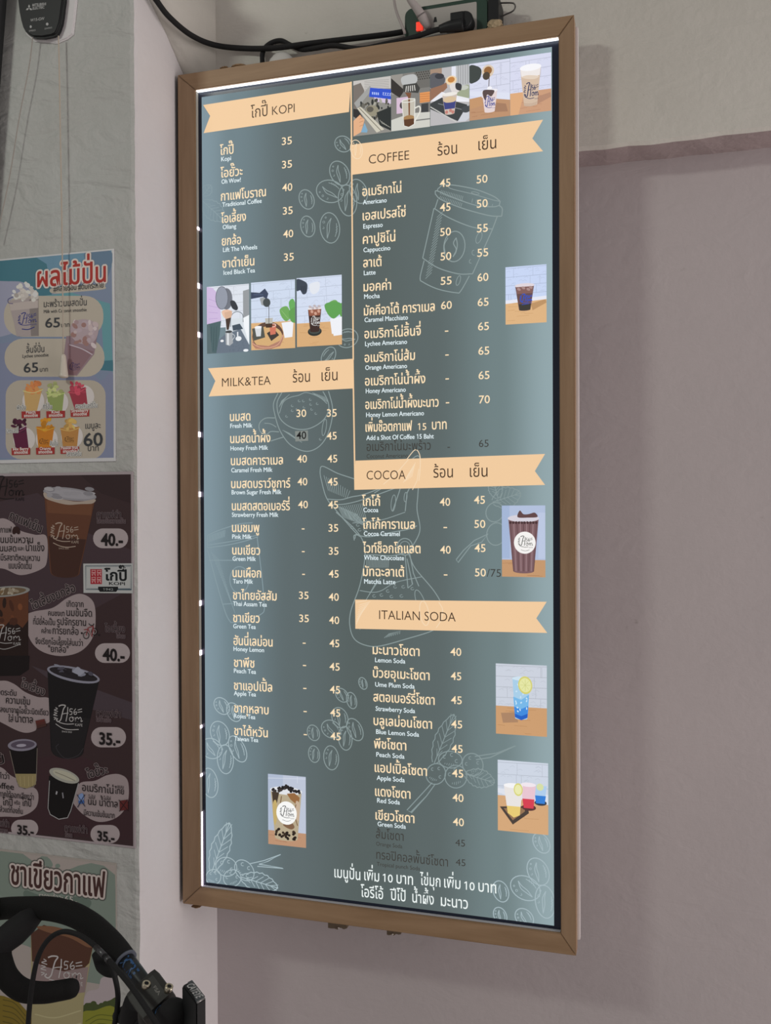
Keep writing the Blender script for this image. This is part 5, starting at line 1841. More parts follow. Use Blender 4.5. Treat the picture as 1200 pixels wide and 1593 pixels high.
# coffee bean and the little bicycle
s2.ell(118, 540, 18, 32, ink((44, 26, 24)), .3)
s2.ell(142, 540, 18, 32, ink((44, 26, 24)), -.3)
RD, BLK2 = ink((120, 44, 48)), ink((30, 26, 28))
for x, y in ((690, 1380), (755, 1350)):
    s2.oval(x, y, 22, 26, .0013, BLK2)
    s2.oval(x, y, 16, 19, .0007, ink((150, 140, 140)))
s2.line([(690, 1380), (705, 1320), (745, 1305), (755, 1350)], .0013, RD)
s2.line([(672, 1335), (705, 1330), (735, 1390), (745, 1305)], .0013, RD)
s2.line([(710, 1285), (725, 1300), (745, 1300), (752, 1285)], .0014, BLK2)
s2.ell(655, 1362, 8, 8, BLK2)
s2.ell(792, 1376, 8, 7, BLK2)
s2.frame(*Q2)
for t, x0, y0, x1, y1, em in (('โอเลี้ยง', 165, 245, 352, 320, .02), ('โอยั๊วะ', 702, 980, 868, 938, .02), ('โกปี๊', -150, 900, 40, 858, .02)):
    s2.halo(t, x0, y0, x1, HAL, em, y1, .0013)
    s2.text(t, x0, y0, x1, BK, em=em, y1=y1, bold=.012)
for t, x0, y0, x1, em in (('ลดระดับ', -20, 312, 132, .0145), ('ความเข้ม', 48, 380, 240, .0175), ('ลงมาจากโอยั๊วะนิดเดียว', 2, 450, 388, .0145), ('ใส่', 68, 528, 108, .0165), ('น้ำตาล', 122, 530, 264, .0185),
                          ('คำว่า', -12, 980, 74, .0145), ('coffee', -58, 1056, 112, .0155), ('ภาคใต้ออกเสียงว่า', -10, 1125, 270, .0145), ('โกปี้', 22, 1195, 100, .0175), ('หรือ', 116, 1188, 160, .0095), ('โกปี', 178, 1200, 250, .0175), ('แล้วแต่ท้องถิ่น', -18, 1245, 182, .0135),
                          ('อเมริกาโน่', 658, 1080, 908, .0185), ('แบบ', 940, 1058, 990, .0085), ('ไทย', 918, 1102, 992, .0155), ('นม', 706, 1190, 770, .0165), ('น้ำตาล', 796, 1200, 942, .0175), ('ไม่ใส่', 708, 1142, 762, .0085), ('ไม่ใส่', 830, 1152, 886, .0085), ('มีความเข้มข้นมาก', 672, 1275, 918, .0135)):
    s2.text(t, x0, y0, x1, BK, em=em, bold=.004)
for t, x0, y0, x1, em in (('กาแฟดำ', 772, 482, 966, .0165), ('ใส่น้ำแข็ง', 772, 524, 890, .0098), ('กาแฟดำ', -60, 1355, 74, .0165), ('ใส่นมหวาน', -60, 1402, 62, .0098), ('กาแฟดำ', 520, 1400, 700, .0165), ('ร้อน', 525, 1446, 578, .0105)):
    s2.halo(t, x0, y0, x1, ink((92, 78, 82)), em, None, .0009)
    s2.text(t, x0, y0, x1, BK, em=em)
s2.text('35.-', 796, 706, 964, BK, em=.0285, bold=.03)
s2.text('35.-', 140, 1424, 272, BK, em=.0225, bold=.03)
s2.text('35.-', 780, 1476, 918, BK, em=.0235, bold=.03)
for i in range(3):
    s2.poly([(285 + i * 4, 520 + i * 20), (358 + i * 6, 505 + i * 18), (362 + i * 6, 525 + i * 18), (290 + i * 4, 542 + i * 20)], ink((84 - i * 10, 40, 36)))
s2.blob([(632, 1115), (662, 1100), (675, 1140), (650, 1165), (630, 1145)], ink((112, 134, 176)))
s2.poly([(628, 1160), (676, 1156), (674, 1182), (632, 1184)], ink((52, 84, 140)))
s2.line([(618, 1110), (682, 1205)], .0015, ink((36, 40, 60)))
s2.line([(680, 1110), (622, 1212)], .0015, ink((36, 40, 60)))
s2.poly([(958, 1160), (1024, 1150), (1026, 1230), (960, 1240)], ink((84, 34, 34)))
s2.line([(952, 1152), (1028, 1240)], .0015, ink((40, 22, 24)))
s2.line([(1022, 1150), (956, 1245)], .0015, ink((40, 22, 24)))
s2.build('poster_lettering', pos2)
# pasted coffee sign
s2 = psheet(3, *Q1)
s2.poly([(666, 806), (1064, 804), (1064, 1044), (668, 1040)], ink((158, 160, 160)))
s2.line([(684, 824), (1050, 822), (1050, 1014), (686, 1012), (684, 824)], .0012, ink((60, 74, 84)))
s2.line([(692, 832), (1042, 830), (1042, 1006), (694, 1004), (692, 832)], .0005, ink((90, 100, 108)))
s2.poly([(785, 990), (800, 990), (945, 990), (945, 1010), (930, 1032), (800, 1032), (785, 1012)], ink((22, 24, 26)))
s2.poly([(722, 850), (816, 850), (816, 970), (724, 970)], ink((140, 34, 44)))
for i in range(4):
    x0 = 732 + (i % 2) * 44
    y0 = 860 + (i // 2) * 56
    for pts in ([(x0, y0), (x0 + 34, y0)], [(x0, y0 + 16), (x0 + 34, y0 + 16)], [(x0 + 4, y0), (x0 + 4, y0 + 42)], [(x0 + 30, y0), (x0 + 30, y0 + 40)], [(x0 + 17, y0 + 16), (x0 + 8, y0 + 44)], [(x0 + 17, y0 + 16), (x0 + 32, y0 + 46)]):
        s2.line(pts, .0008, ink((190, 150, 150)))
s2.text('โกปี๊', 835, 938, 1015, ink((18, 22, 24)), em=.0245, bold=.03)
s2.text('KOPI', 872, 976, 1000, ink((18, 22, 24)), em=.0072, bold=.02)
s2.text('1942', 826, 1020, 906, ink((140, 144, 144)), em=.0055)
s2.build('pasted_sign', pos2, 'white pasted sign with red stamp')

# ------------------------------------------------------------------ green tea coffee poster
a = on_y(90, 1450, PIL_Y)
pos3 = empty('tea_poster', (a.x, PIL_Y, a.z), 'pale poster with green waves and brown Thai title, behind the handlebar', 'poster')
backing('print_sheet', -75, 1311, 184, 1690, pm('poster_paper', L((152, 146, 140), .72), .4), pos3, 0.0012)
Q3 = (0, 1300, 3.5294)
s3 = psheet(0, *Q3, th=0.0012)
ta, tb = on_y(-70, 1315, PP), on_y(182, 1688, PP)
s3.clip = (ta.x, tb.x, tb.z, ta.z)
GRN, GRD, PAP = ink((112, 124, 116)), ink((90, 104, 96)), ink((150, 142, 138))
s3.poly([(-240, 60), (640, 90), (648, 1290), (-240, 1350)], PAP)
s3.poly([(5, 85), (60, 75), (120, 95), (180, 140), (230, 178), (300, 198), (370, 190), (430, 165), (500, 150), (570, 165), (632, 215), (640, 540), (640, 830), (330, 780), (5, 640)], GRN)
s3.poly([(-240, 120), (-100, 90), (5, 85), (5, 640), (-240, 640)], GRN)
s3.blob([(220, 122), (245, 110), (275, 130), (290, 160), (275, 174), (240, 160)], GRN)
s3.ell(317, 166, 14, 12, GRN)
s3.blob([(140, 300), (240, 330), (460, 340), (500, 380), (420, 440), (240, 420), (140, 350)], GRD)
s3.blob([(-100, 720), (60, 610), (130, 600), (240, 660), (300, 760), (420, 880), (-100, 980)], PAP)
s3.blob([(440, 960), (480, 860), (540, 840), (560, 780), (640, 780), (700, 860), (700, 1000), (460, 1010)], ink((158, 148, 152)))
s3.blob([(455, 960), (500, 920), (560, 930), (600, 905), (660, 920), (660, 1300), (440, 1300)], ink((62, 72, 40)))
for i in range(9):
    s3.ell(470 + i * 22, 945 - (i % 3) * 10, 18, 18, ink((62, 72, 40)), 0, 10)
s3.blob([(440, 1000), (520, 960), (640, 960), (660, 1300), (440, 1300)], ink((120, 122, 44)))
s3.poly([(-240, 850), (20, 880), (100, 910), (180, 1000), (200, 1300), (-240, 1300)], ink((112, 96, 36)))
for i in range(5):
    s3.line([(15, 900 + i * 30), (80, 920 + i * 30), (140, 990 + i * 26)], .0016, ink((78, 70, 30)), curve=True)
    s3.line([(470 + i * 8, 1020 + i * 26), (540, 985 + i * 24), (620, 990 + i * 26)], .0014, ink((84, 90, 34)), curve=True)
s3.build('picture_print', pos3)
s3 = psheet(1, *Q3, th=0.0012)
# the drink
s3.poly([(170, 540), (250, 500), (330, 520), (510, 610), (460, 900), (440, 1300), (176, 1300), (172, 900)], ink((146, 138, 104)))
s3.poly([(170, 540), (240, 490), (330, 520), (510, 610), (490, 700), (430, 760), (330, 745), (230, 720), (176, 690)], ink((74, 48, 38)))
s3.poly([(180, 690), (250, 720), (350, 745), (486, 720), (466, 860), (176, 900)], ink((128, 112, 112)))
s3.blob([(200, 500), (300, 500), (420, 540), (505, 600), (480, 612), (380, 560), (260, 530)], ink((110, 78, 58)))
for i in range(4):
    s3.line([(190, 980 + i * 70), (300, 1000 + i * 66), (445, 960 + i * 70)], .002, ink((164, 158, 122)), curve=True)
s3.build('drink_picture', pos3)
s3 = psheet(2, *Q3, th=0.0012)
TB = ink((62, 40, 38))
s3.halo('ชาเขียวกาแฟ', 62, 264, 576, ink((70, 74, 70)), .059, 340, .0062)
s3.halo('ชาเขียวกาแฟ', 62, 264, 576, ink((176, 166, 162)), .059, 340, .0044)
s3.halo('ชาเขียวกาแฟ', 62, 264, 576, TB, .059, 340, .0009)
s3.text('ราคาแก้วละ', 215, 345, 348, ink((178, 172, 168)), em=.0145, y1=358)
s3.text('65', 356, 362, 402, ink((186, 180, 176)), em=.015, y1=368)
s3.text('.-', 405, 372, 422, ink((186, 180, 176)), em=.015)
hom_logo(s3, ink((170, 166, 166)), lambda a, b: (215 + 245 * a, 650 + 160 * b + 15 * a), .0017)
s3.build('poster_lettering', pos3)

# ================================================================== wall fan with pull cords
def on_d(px, py, d):
    return CAM + ray(px, py) * d


def on_z(px, py, z):
    r = ray(px, py)
    return CAM + r * ((z - CAM.z) / r.z)


M_BLK = pm('black_plastic', (0.011, 0.012, 0.013, 1), 0.5, 0, None, 0, 0.3)
M_RUB = pm('black_rubber', (0.012, 0.012, 0.013, 1), 0.75, 0, None, 0, 0.3)
M_PRT = pm('grey_print', (0.42, 0.42, 0.42, 1), 0.6)
FY = PIL_Y - 0.016
fr = lambda pts, y: [on_y(a / 8.0, b / 8.0, y) for a, b in pts]
outl = [(205, -700), (205, 0), (222, 140), (245, 250), (268, 330), (300, 390), (345, 435), (400, 468), (520, 472), (640, 450), (690, 425), (715, 380), (748, 290), (764, 200), (776, 100), (790, 0), (800, -700)]
ff = fr(outl, FY)
fan = empty('wall_fan', (sum(p.x for p in ff) / len(ff), PIL_Y, ff[1].z), 'black wall fan body with two pull cords, above the pale blue smoothie poster', 'wall fan')
bm = bmesh.new()
cx = sum(p.x for p in ff) / len(ff)
bk = [Vector((cx + (p.x - cx) * 0.96, PIL_Y - 0.003, p.z + 0.003)) for p in ff]
add_prism(bm, ff, bk)
bmesh.ops.bevel(bm, geom=[e for e in bm.edges if all(abs(v.co.y - FY) < 1e-5 for v in e.verts)], offset=0.004, segments=3, affect='EDGES')
bm_obj('fan_body', bm, [M_BLK], fan)
# bracket plate painted over with the wall
pl = fr([(225, -700), (250, 150), (320, 420), (420, 510), (700, 535), (830, 480), (905, 420), (930, 200), (950, 0), (955, -700)], PIL_Y - 0.004)
bm = bmesh.new()
add_prism(bm, pl, [Vector((p.x, PIL_Y - 0.0002, p.z)) for p in pl])
bmesh.ops.bevel(bm, geom=[e for e in bm.edges if all(abs(v.co.y - PIL_Y + 0.004) < 1e-5 for v in e.verts)], offset=0.002, segments=3, affect='EDGES')
bm_obj('wall_bracket', bm, [M_PS], fan)['label'] = 'bracket plate painted pinkish white'
sf = Sheet(FY - 0.0002, 0, 0, 8.0)
c = (362, 102)
for a in (-90, 150, 30):
    t = math.radians(a)
    d1 = (math.cos(t), math.sin(t))
    n1 = (-d1[1], d1[0])
    L1, H1 = 46, 13
    sf.poly([c, (c[0] + d1[0] * L1 / 2 + n1[0] * H1, c[1] + d1[1] * L1 / 2 + n1[1] * H1), (c[0] + d1[0] * L1, c[1] + d1[1] * L1), (c[0] + d1[0] * L1 / 2 - n1[0] * H1, c[1] + d1[1] * L1 / 2 - n1[1] * H1)], M_PRT)
sf.text('MITSUBISHI', 402, 80, 572, M_PRT, em=.0063, y1=64, bold=.02)
sf.text('ELECTRIC', 406, 120, 552, M_PRT, em=.0063, y1=104, bold=.02)
sf.text('W15-GW', 378, 270, 552, M_PRT, em=.0068, y1=246, bold=.01)
sf.ell(383, 332, 13, 17, M_PRT)
sf.ell(588, 300, 16, 18, M_PRT)
sf.text('SPEED', 360, 395, 444, M_PRT, em=.0038, y1=385)
sf.text('SWING', 556, 368, 648, M_PRT, em=.0038, y1=352)
sf.build('brand_lettering', fan)
CY = PIL_Y - 0.014
M_CORD = pm('cream_cord', (0.46, 0.40, 0.33, 1), 0.8)
M_CORDG = pm('grey_cord_thin', (0.34, 0.31, 0.28, 1), 0.8)
for pts, m, r in (([(91, 56), (92.5, 120), (94.5, 240), (97, 400), (98.5, 555)], M_CORD, .0012), ([(51, 58), (45, 105), (30, 183), (14, 280), (-6, 372)], M_CORDG, .0009)):
    bm = bmesh.new()
    add_tube(bm, [on_y(x, y, CY) for x, y in pts], r, 8)
    cord = bm_obj('pull_cord', bm, [m], fan)
    if m == M_CORD:
        cord['label'] = 'cream pull cord hanging straight down over the smoothie poster'
        p0 = on_y(98.5, 551, CY)
        p1 = on_y(98.8, 588, CY)
        bm = bmesh.new()
        h = p0.z - p1.z
        add_tube(bm, [Vector((p0.x, CY, p0.z - h * t)) for t in (0, .06, .3, .8, .9, .96, 1)], [.0024, .0042, .0054, .0076, .0082, .0078, .004], 16, n=2)
        bm_obj('cord_knob', bm, [pm('ivory_knob', (0.58, 0.53, 0.45, 1), 0.4)], cord)
    else:
        cord['label'] = 'thin grey pull cord slanting off to the left'

# ------------------------------------------------------------------ black pole
tp, bt = on_y(9.4, -160, PIL_Y - 0.0205), on_y(-13, 135, PIL_Y - 0.0205)
dz = (bt - tp)
foot = bt + dz * (bt.z / -dz.z)
bm = bmesh.new()
add_tube(bm, [tp + Vector((0, 0, .0)), bt, foot], .0135, 16, n=2)
po = bm_obj('leaning_pole', bm, [M_BLK])
tag(po, 'black pole leaning at the upper left edge, beside the wall fan', 'pole')

# ================================================================== things on top of the board
GRNP = pm('green_plastic', (0.016, 0.05, 0.032, 1), 0.4)
PLATE = pm('grey_plate', (0.42, 0.40, 0.37, 1), 0.5)
Zt = ZT + 0.0004
SY = 0.016


def rr_prism(bm, x0, x1, z0, z1, r, y0, y1, mat=0):
    o = []
    for cx, cz, a in ((x1 - r, z1 - r, 0), (x0 + r, z1 - r, 90), (x0 + r, z0 + r, 180), (x1 - r, z0 + r, 270)):
        for k in range(6):
            t = math.radians(a + 18 * k)
            o.append((cx + r * math.cos(t), cz + r * math.sin(t)))
    add_prism(bm, [(x, y0, z) for x, z in o], [(x, y1, z) for x, z in o], mat)
    return bm


sx0, sx1, sx2 = on_y(629.5, 30, SY).x, on_y(761, 20, SY).x, on_y(776, 20, SY).x
szt = on_y(690, 3.5, SY).z
strip = empty('power_strip', ((sx0 + sx1) / 2, 0.03, ZT), 'dark green power strip with a lit red switch, lying on top of the menu board', 'power strip')
bm = bmesh.new()
rr_prism(bm, sx0, sx1, Zt, szt, .013, SY, 0.066)
bmesh.ops.bevel(bm, geom=[e for e in bm.edges if all(abs(v.co.y - SY) < 1e-5 for v in e.verts)], offset=0.003, segments=2, affect='EDGES')
bm_obj('housing', bm, [GRNP], strip)
bm = bmesh.new()
bx0, bx1 = on_y(655, 30, SY).x, on_y(742, 20, SY).x
rr_prism(bm, bx0, bx1, Zt + .004, szt - .0085, .002, SY - .0012, SY + .004)
bm_obj('socket_plate', bm, [PLATE], strip)['label'] = 'grey socket plate'
bm = bmesh.new()
rr_prism(bm, sx1 - .001, sx2, Zt, szt + .004, .006, SY - .001, 0.068)
bm_obj('end_cap', bm, [M_BLK], strip)['label'] = 'black end cap'
bm = bmesh.new()
q = on_y(653.5, 42, SY)
add_box(bm, q.x - .0058, q.x + .0058, SY - .004, SY, q.z - .0072, q.z + .0072, 0, .0014)
bm_obj('rocker_switch', bm, [pm('lit_red_switch', (0.5, 0.02, 0.01, 1), .35, 0, (1, .06, .03, 1), .75)], strip)['label'] = 'lit red rocker switch'
for px, py in ((677.5, 30.5),):
    q = on_y(px, py, SY - .0012)
    bm = bmesh.new()
    h = .0042
    add_prism(bm, [(q.x - h * .75, SY - .0014, q.z - h), (q.x + h * .75, SY - .0014, q.z - h), (q.x + h * .4, SY - .0014, q.z + h), (q.x - h * .4, SY - .0014, q.z + h)],
              [(q.x - h * .75, SY, q.z - h), (q.x + h * .75, SY, q.z - h), (q.x + h * .4, SY, q.z + h), (q.x - h * .4, SY, q.z + h)])
    bm_obj('socket_hole', bm, [M_BLK], strip)
# steel wire hook on the strip's end
bm = bmesh.new()
add_tube(bm, [on_y(a, b, .045) for a, b in ((766, 5.5), (772, 5), (795, 4.5), (801, 7), (801.5, 13), (797, 18), (786, 23), (776, 29), (768, 31))], .0013, 8)
bm_obj('wire_hook', bm, [pm('steel_wire', (.12, .115, .11, 1), .4, .8)], strip)['label'] = 'bent wire hook on the right end'

# black right-angle plug and its cable along the top of the frame
plug = empty('black_plug', tuple(on_y(722, 31, SY)), 'black right-angle plug in the green power strip', 'plug')
bm = bmesh.new()
q = on_y(722, 31, -0.004)
r_ = .0152
ring = [(q.x + r_ * math.cos(t), q.z + r_ * 1.0 * math.sin(t)) for t in [2 * math.pi * i / 28 for i in range(28)]]
add_prism(bm, [(x, -.006, z) for x, z in ring], [(x, SY - .0013, z) for x, z in ring])
bmesh.ops.bevel(bm, geom=[e for e in bm.edges if all(abs(v.co.y + .006) < 1e-5 for v in e.verts)], offset=0.003, segments=3, affect='EDGES')
bm_obj('plug_body', bm, [M_BLK], plug)
bm = bmesh.new()
add_box(bm, -.016, .006, -.009, SY - .0014, -.0062, .0062, 0, .002, Matrix.Translation((q.x - .006, 0, q.z + .0065)))
bm_obj('grip', bm, [M_BLK], plug)
bm = bmesh.new()
add_tube(bm, [on_y(722, 38, -.002), on_y(700, 41.5, -.002), on_y(684, 45.5, -.002)], [.0105, .009, .0062], 14)
bm_obj('cable_neck', bm, [M_BLK], plug)
CT = ZT + .0055
bm = bmesh.new()
add_tube(bm, [on_y(688, 44.5, -.002), on_y(672, 48.5, .002), Vector((on_y(640, 52, .004).x, .006, CT)), Vector((on_y(600, 58, .01).x, .012, CT)), Vector((on_y(560, 64, .014).x, .016, CT + .0005)), on_y(520, 71, .03), on_y(492, 75, .045), on_y(470, 77, .058),
              on_y(452, 70, .066), on_y(438, 63.5, .068), on_y(424, 66, .068), on_y(413, 74, .066), on_y(408.5, 84, .064), on_y(408.5, 100, .062)], .0044, 12)
tag(bm_obj('black_cable', bm, [M_RUB]), 'thin black cable lying along the frame top, running from the right-angle plug', 'cable', 'black cables above the board')
bm = bmesh.new()
add_tube(bm, [on_y(222, -30, -.125), on_y(243, 0, -.094), on_y(264, 27, -.06), on_y(298, 55, -.005), on_y(336, 70.5, .05), on_y(385, 75.5, .063), on_y(430, 74.5, .052), on_y(480, 68, .052), on_y(540, 61, .056), on_y(600, 54, .06), on_y(630, 49, .064), on_y(640, 46, .07)],
         .0049, 14)
tag(bm_obj('black_cable', bm, [M_RUB]), 'thick black cable curving down from the top of the pillar to the power strip', 'cable', 'black cables above the board')
# grey plug and thin grey cord
gp = empty('grey_plug', tuple(on_y(655, 24, -.01)), 'light grey round plug with its cable, left end of the green power strip', 'plug')
bm = bmesh.new()
M_GP = pm('grey_plug_plastic', (.40, .36, .35, 1), .5)
add_tube(bm, [on_y(655.5, 23, .0), on_y(660, 32, .004), on_y(668, 45, .012)], [.0078, .0074, .0054], 16, n=3)
bm_obj('plug_body', bm, [M_GP], gp)
bm = bmesh.new()
add_tube(bm, [on_y(629, -28, -.012), on_y(634, -10, -.01), on_y(640, 2, -.008), on_y(648, 12, -.004), on_y(655.5, 23.5, .0)], [.0052, .0054, .0058, .0068, .0076], 16, n=3)
bm_obj('cable_end', bm, [M_GP], gp)
bm = bmesh.new()
add_tube(bm, [on_y(655, 22.6, -.0003), on_y(655.6, 23.8, .0003)], [.0081, .0081], 16)
bm_obj('grip_ring', bm, [pm('dark_ring', (.18, .16, .16, 1), .5)], gp)
bm = bmesh.new()
add_tube(bm, [on_y(612, -30, .01), on_y(613.5, 0, .01), on_y(617, 18, .01), on_y(624, 36, .01), on_y(629, 48, .01), on_y(630, 53, .012)], .0023, 10)
tag(bm_obj('electric_wire', bm, [M_GP]), 'thin grey cord hanging down left of the grey plug', 'cord')
# white cap behind the top rail
bm = bmesh.new()
q = on_y(438, 104, .058)
bmesh.ops.create_uvsphere(bm, u_segments=24, v_segments=12, radius=1.0)
bmesh.ops.scale(bm, vec=(.031, .0155, .045), verts=bm.verts)
bmesh.ops.translate(bm, vec=(q.x, .0575, ZT - .0005), verts=bm.verts)
tag(bm_obj('plastic_cap', bm, [pm('white_cap', (.62, .61, .58, 1), .45)], None, True), 'rounded white plastic cap behind the top rail, under the black cable', 'cap')


# lumps of old glue on the frame's edges and dark brackets under it
def lump(cx, cy, y, rx, rz, m, name, sd, parent, lab):
    bm = bmesh.new()
    bmesh.ops.create_icosphere(bm, subdivisions=3, radius=1.0)
    rr = random.Random(sd)
    for v in bm.verts:
        v.co *= 1 + rr.uniform(-.16, .16)
    q = on_y(cx, cy, y)
    bmesh.ops.scale(bm, vec=(rx, .008, rz), verts=bm.verts)
    bmesh.ops.translate(bm, vec=q, verts=bm.verts)
    o = bm_obj(name, bm, [m], parent)
    o['label'] = lab
    return o


GLUE = pm('yellowed_glue', (.40, .31, .19, 1), .8)
GLB = pm('brown_glue', (.30, .19, .10, 1), .8)
lump(770, 39, .006, .0125, .0085, GLUE, 'glue_lump', 1, board, 'yellowed lump of glue on the frame top')
lump(372, 103.6, .012, .013, .0030, GLB, 'glue_lump', 2, board, 'flat brown lump of glue on the frame top, left end')
lump(350, 107.2, .012, .009, .0022, GLB, 'glue_lump', 3, board, 'thin brown smear of glue on the frame top')
lump(306, 1409.5, .022, .0085, .0014, GLB, 'glue_lump', 4, board, 'brown glue under the bottom rail')
M_BRK = pm('rusty_bracket', (.16, .12, .08, 1), .7)
M_SCR = pm('screw_steel', (.7, .68, .62, 1), .3, .9)
for x0, x1, y0, y1, sx_ in ((510.5, 540, 1436, 1445.5, 527), (602, 624, 1448, 1455.5, 611)):
    a, b = on_y(x0, y1, .045), on_y(x1, y1, .045)
    bm = bmesh.new()
    n = 6
    top = [Vector((a.x + (b.x - a.x) * i / n, .045, ZBo + .035)) for i in range(n + 1)]
    rr = random.Random(int(x0))
    bot = [Vector((a.x + (b.x - a.x) * i / n, .045, a.z + rr.uniform(0, .0035) + (.003 if i > 3 else 0))) for i in range(n + 1)]
    ol = top + bot[::-1]
    add_prism(bm, ol, [p + Vector((0, .022, 0)) for p in ol])
    br = bm_obj('mounting_bracket', bm, [M_BRK], board)
    br['label'] = 'small dark bracket showing under the bottom rail'
    bm = bmesh.new()
    q = on_y(sx_, y1 - 2.2, .0435)
    bmesh.ops.create_uvsphere(bm, u_segments=12, v_segments=8, radius=.0017)
    bmesh.ops.translate(bm, vec=q, verts=bm.verts)
    bm_obj('screw', bm, [M_SCR], br, True)

# ================================================================== bicycle
def C5p(a, b):
    return a / 3.5294, 1300 + b / 3.5294


def dep(px):
    return 1.30 - .24 * px / 255.0


def bk_(a, b, d=None):
    px, py = C5p(a, b)
    return on_d(px, py, d if d else dep(px))


M_TAPE = pm('bar_tape', (.006, .006, .006, 1), .85, 0, None, 0, .3)
nt = M_TAPE.node_tree
tc = nn(M_TAPE, 'ShaderNodeTexCoord')
nz = nn(M_TAPE, 'ShaderNodeTexNoise', Scale=420.0, Detail=2.0)
nt.links.new(tc.outputs['Object'], nz.inputs['Vector'])
bp = nn(M_TAPE, 'ShaderNodeBump', Strength=.5, Distance=.001)
nt.links.new(nz.outputs['Fac'], bp.inputs['Height'])
nt.links.new(bp.outputs['Normal'], nt.nodes['Principled BSDF'].inputs['Normal'])
M_BAR = pm('black_alloy', (.022, .025, .027, 1), .38, .3)
M_STEM = pm('stem_alloy', (.026, .026, .023, 1), .5, .2)
M_BLUE = pm('blue_lettering', (.022, .085, .22, 1), .45)
M_SIL = pm('bolt_steel', (.62, .56, .44, 1), .28, .9)

sc0 = bk_(830, 880)
bike = empty('bicycle', (sc0.x, sc0.y, 0), 'bicycle with black taped drop handlebar in front of the posters, lower left', 'bicycle')
bm = bmesh.new()
add_tube(bm, [bk_(690, 684), bk_(640, 620), bk_(585, 562), bk_(500, 488), bk_(400, 432), bk_(280, 402), bk_(140, 397), bk_(20, 400), bk_(-90, 420, 1.27), bk_(-150, 470, 1.24)],
         [.0138, .0142, .0146, .0150, .0152, .0155, .0152, .0150, .0150, .0150], 20)
tape = bm_obj('bar_tape', bm, [M_TAPE], bike)
bm = bmesh.new()
add_tube(bm, [bk_(-150, 440, 1.24), bk_(-95, 520, 1.22), bk_(-12, 590, 1.21), bk_(2, 680, 1.20), bk_(42, 780, 1.20), bk_(125, 848, 1.21), bk_(235, 862, 1.23), bk_(330, 850, 1.245), bk_(385, 840, 1.25), bk_(410, 838, 1.255), bk_(428, 836, 1.258)],
         [.015, .0155, .0155, .0150, .0148, .0146, .0140, .0136, .0134, .0115, .006], 20)
bm_obj('bar_tape', bm, [M_TAPE], bike)['label'] = 'taped lower drop ending in a rounded tip'
bm = bmesh.new()
add_tube(bm, [bk_(215, 420, 1.235), bk_(150, 470, 1.225), bk_(80, 530, 1.215), bk_(0, 600, 1.205), bk_(-60, 700, 1.2)], [.010, .0165, .0185, .017, .013], 18)
bm_obj('brake_hood', bm, [M_RUB], bike)
# bare bar with lettering
b0, b1 = bk_(680, 672), bk_(985, 1095)
BR = .0112
bm = bmesh.new()
add_tube(bm, [b0, b0.lerp(b1, .5), b1, b1 + (b1 - b0) * .25], BR, 24, n=2)
bar = bm_obj('handlebar', bm, [M_BAR], bike)
bm = bmesh.new()
ax = (b1 - b0).normalized()
add_tube(bm, [bk_(690, 684) - ax * .001, bk_(690, 684) + ax * .0016], .0143, 24)
bm_obj('tape_ring', bm, [pm('grey_blue_ring', (.10, .115, .15, 1), .5)], bar)
view = (CAM - (b0 + b1) / 2).normalized()
nrm = (view - ax * view.dot(ax)).normalized()
sid = ax.cross(nrm).normalized()          # across the bar
if sid.dot(_u) < 0:
    sid = -sid


def wrap_text(t, s0, w, em, across, m, name, parent, bold=.02, R=BR):
    """lettering wrapped round the bar: s0 along the axis from b0, w its width, across the arc from the centre line"""
    gs, a, b = layout(t, bold)
    V, Fc = [], []
    for vs, fs in gs:
        o = len(V)
        for x, y in vs:
            s = s0 + (x - a) / (b - a) * w
            th = (across + y * em) / R
            V.append(b0 + ax * s + (nrm * math.cos(th) + sid * math.sin(th)) * (R + .0003))
        Fc += [tuple(o + i for i in f) for f in fs]
    me = bpy.data.meshes.new(name)
    me.from_pydata([tuple(v) for v in V], [], Fc)
    o = link(name, me, m)
    put(o, parent)
    return o


def along(a, b):
    p = bk_(a, b)
    return (p - b0).dot(ax)


wrap_text('XTRE', along(690, 705) + .001, .0285, .0185, -.0068, M_BLUE, 'bar_lettering', bar, .03)['label'] = 'blue lettering left of the stem'
wrap_text('XM', along(872, 930), .024, .020, -.0075, pm('bright_blue_lettering', (.045, .15, .34, 1), .45), 'bar_lettering', bar, .03)['label'] = 'blue lettering right of the stem'
# stem face plate with two bolts
sc = b0 + ax * along(845, 880)
mt = Matrix((ax, sid, nrm)).transposed().to_4x4()
mt.translation = sc
bm = bmesh.new()
add_box(bm, -.021, .021, -.0215, .0215, -.013, .0158, 0, .007, mt)
stem = bm_obj('stem', bm, [M_STEM], bike)
bm = bmesh.new()
add_tube(bm, [sc - nrm * .006, sc - nrm * .03 - sid * .012, sc - nrm * .055 - Vector((0, 0, .05))], [.015, .0165, .018], 18)
bm_obj('stem_neck', bm, [M_STEM], stem)
for a, b in ((800, 826), (925, 843)):
    px, py = C5p(a, b)
    # the point of the plate's face under that pixel
    dd = ray(px, py)
    fo = sc + nrm * .0152
    k = (fo - CAM).dot(nrm) / dd.dot(nrm)
    q = CAM + dd * k
    bm = bmesh.new()
    dirn = (nrm * .8 + sid * .6).normalized()
    add_tube(bm, [q - dirn * .004, q + dirn * .0045], .0048, 16)
    bo = bm_obj('clamp_bolt', bm, [M_SIL], stem)
    bm = bmesh.new()
    add_tube(bm, [q + dirn * .003, q + dirn * .0047], .0028, 6)
    bm_obj('bolt_socket', bm, [M_RUB], bo)
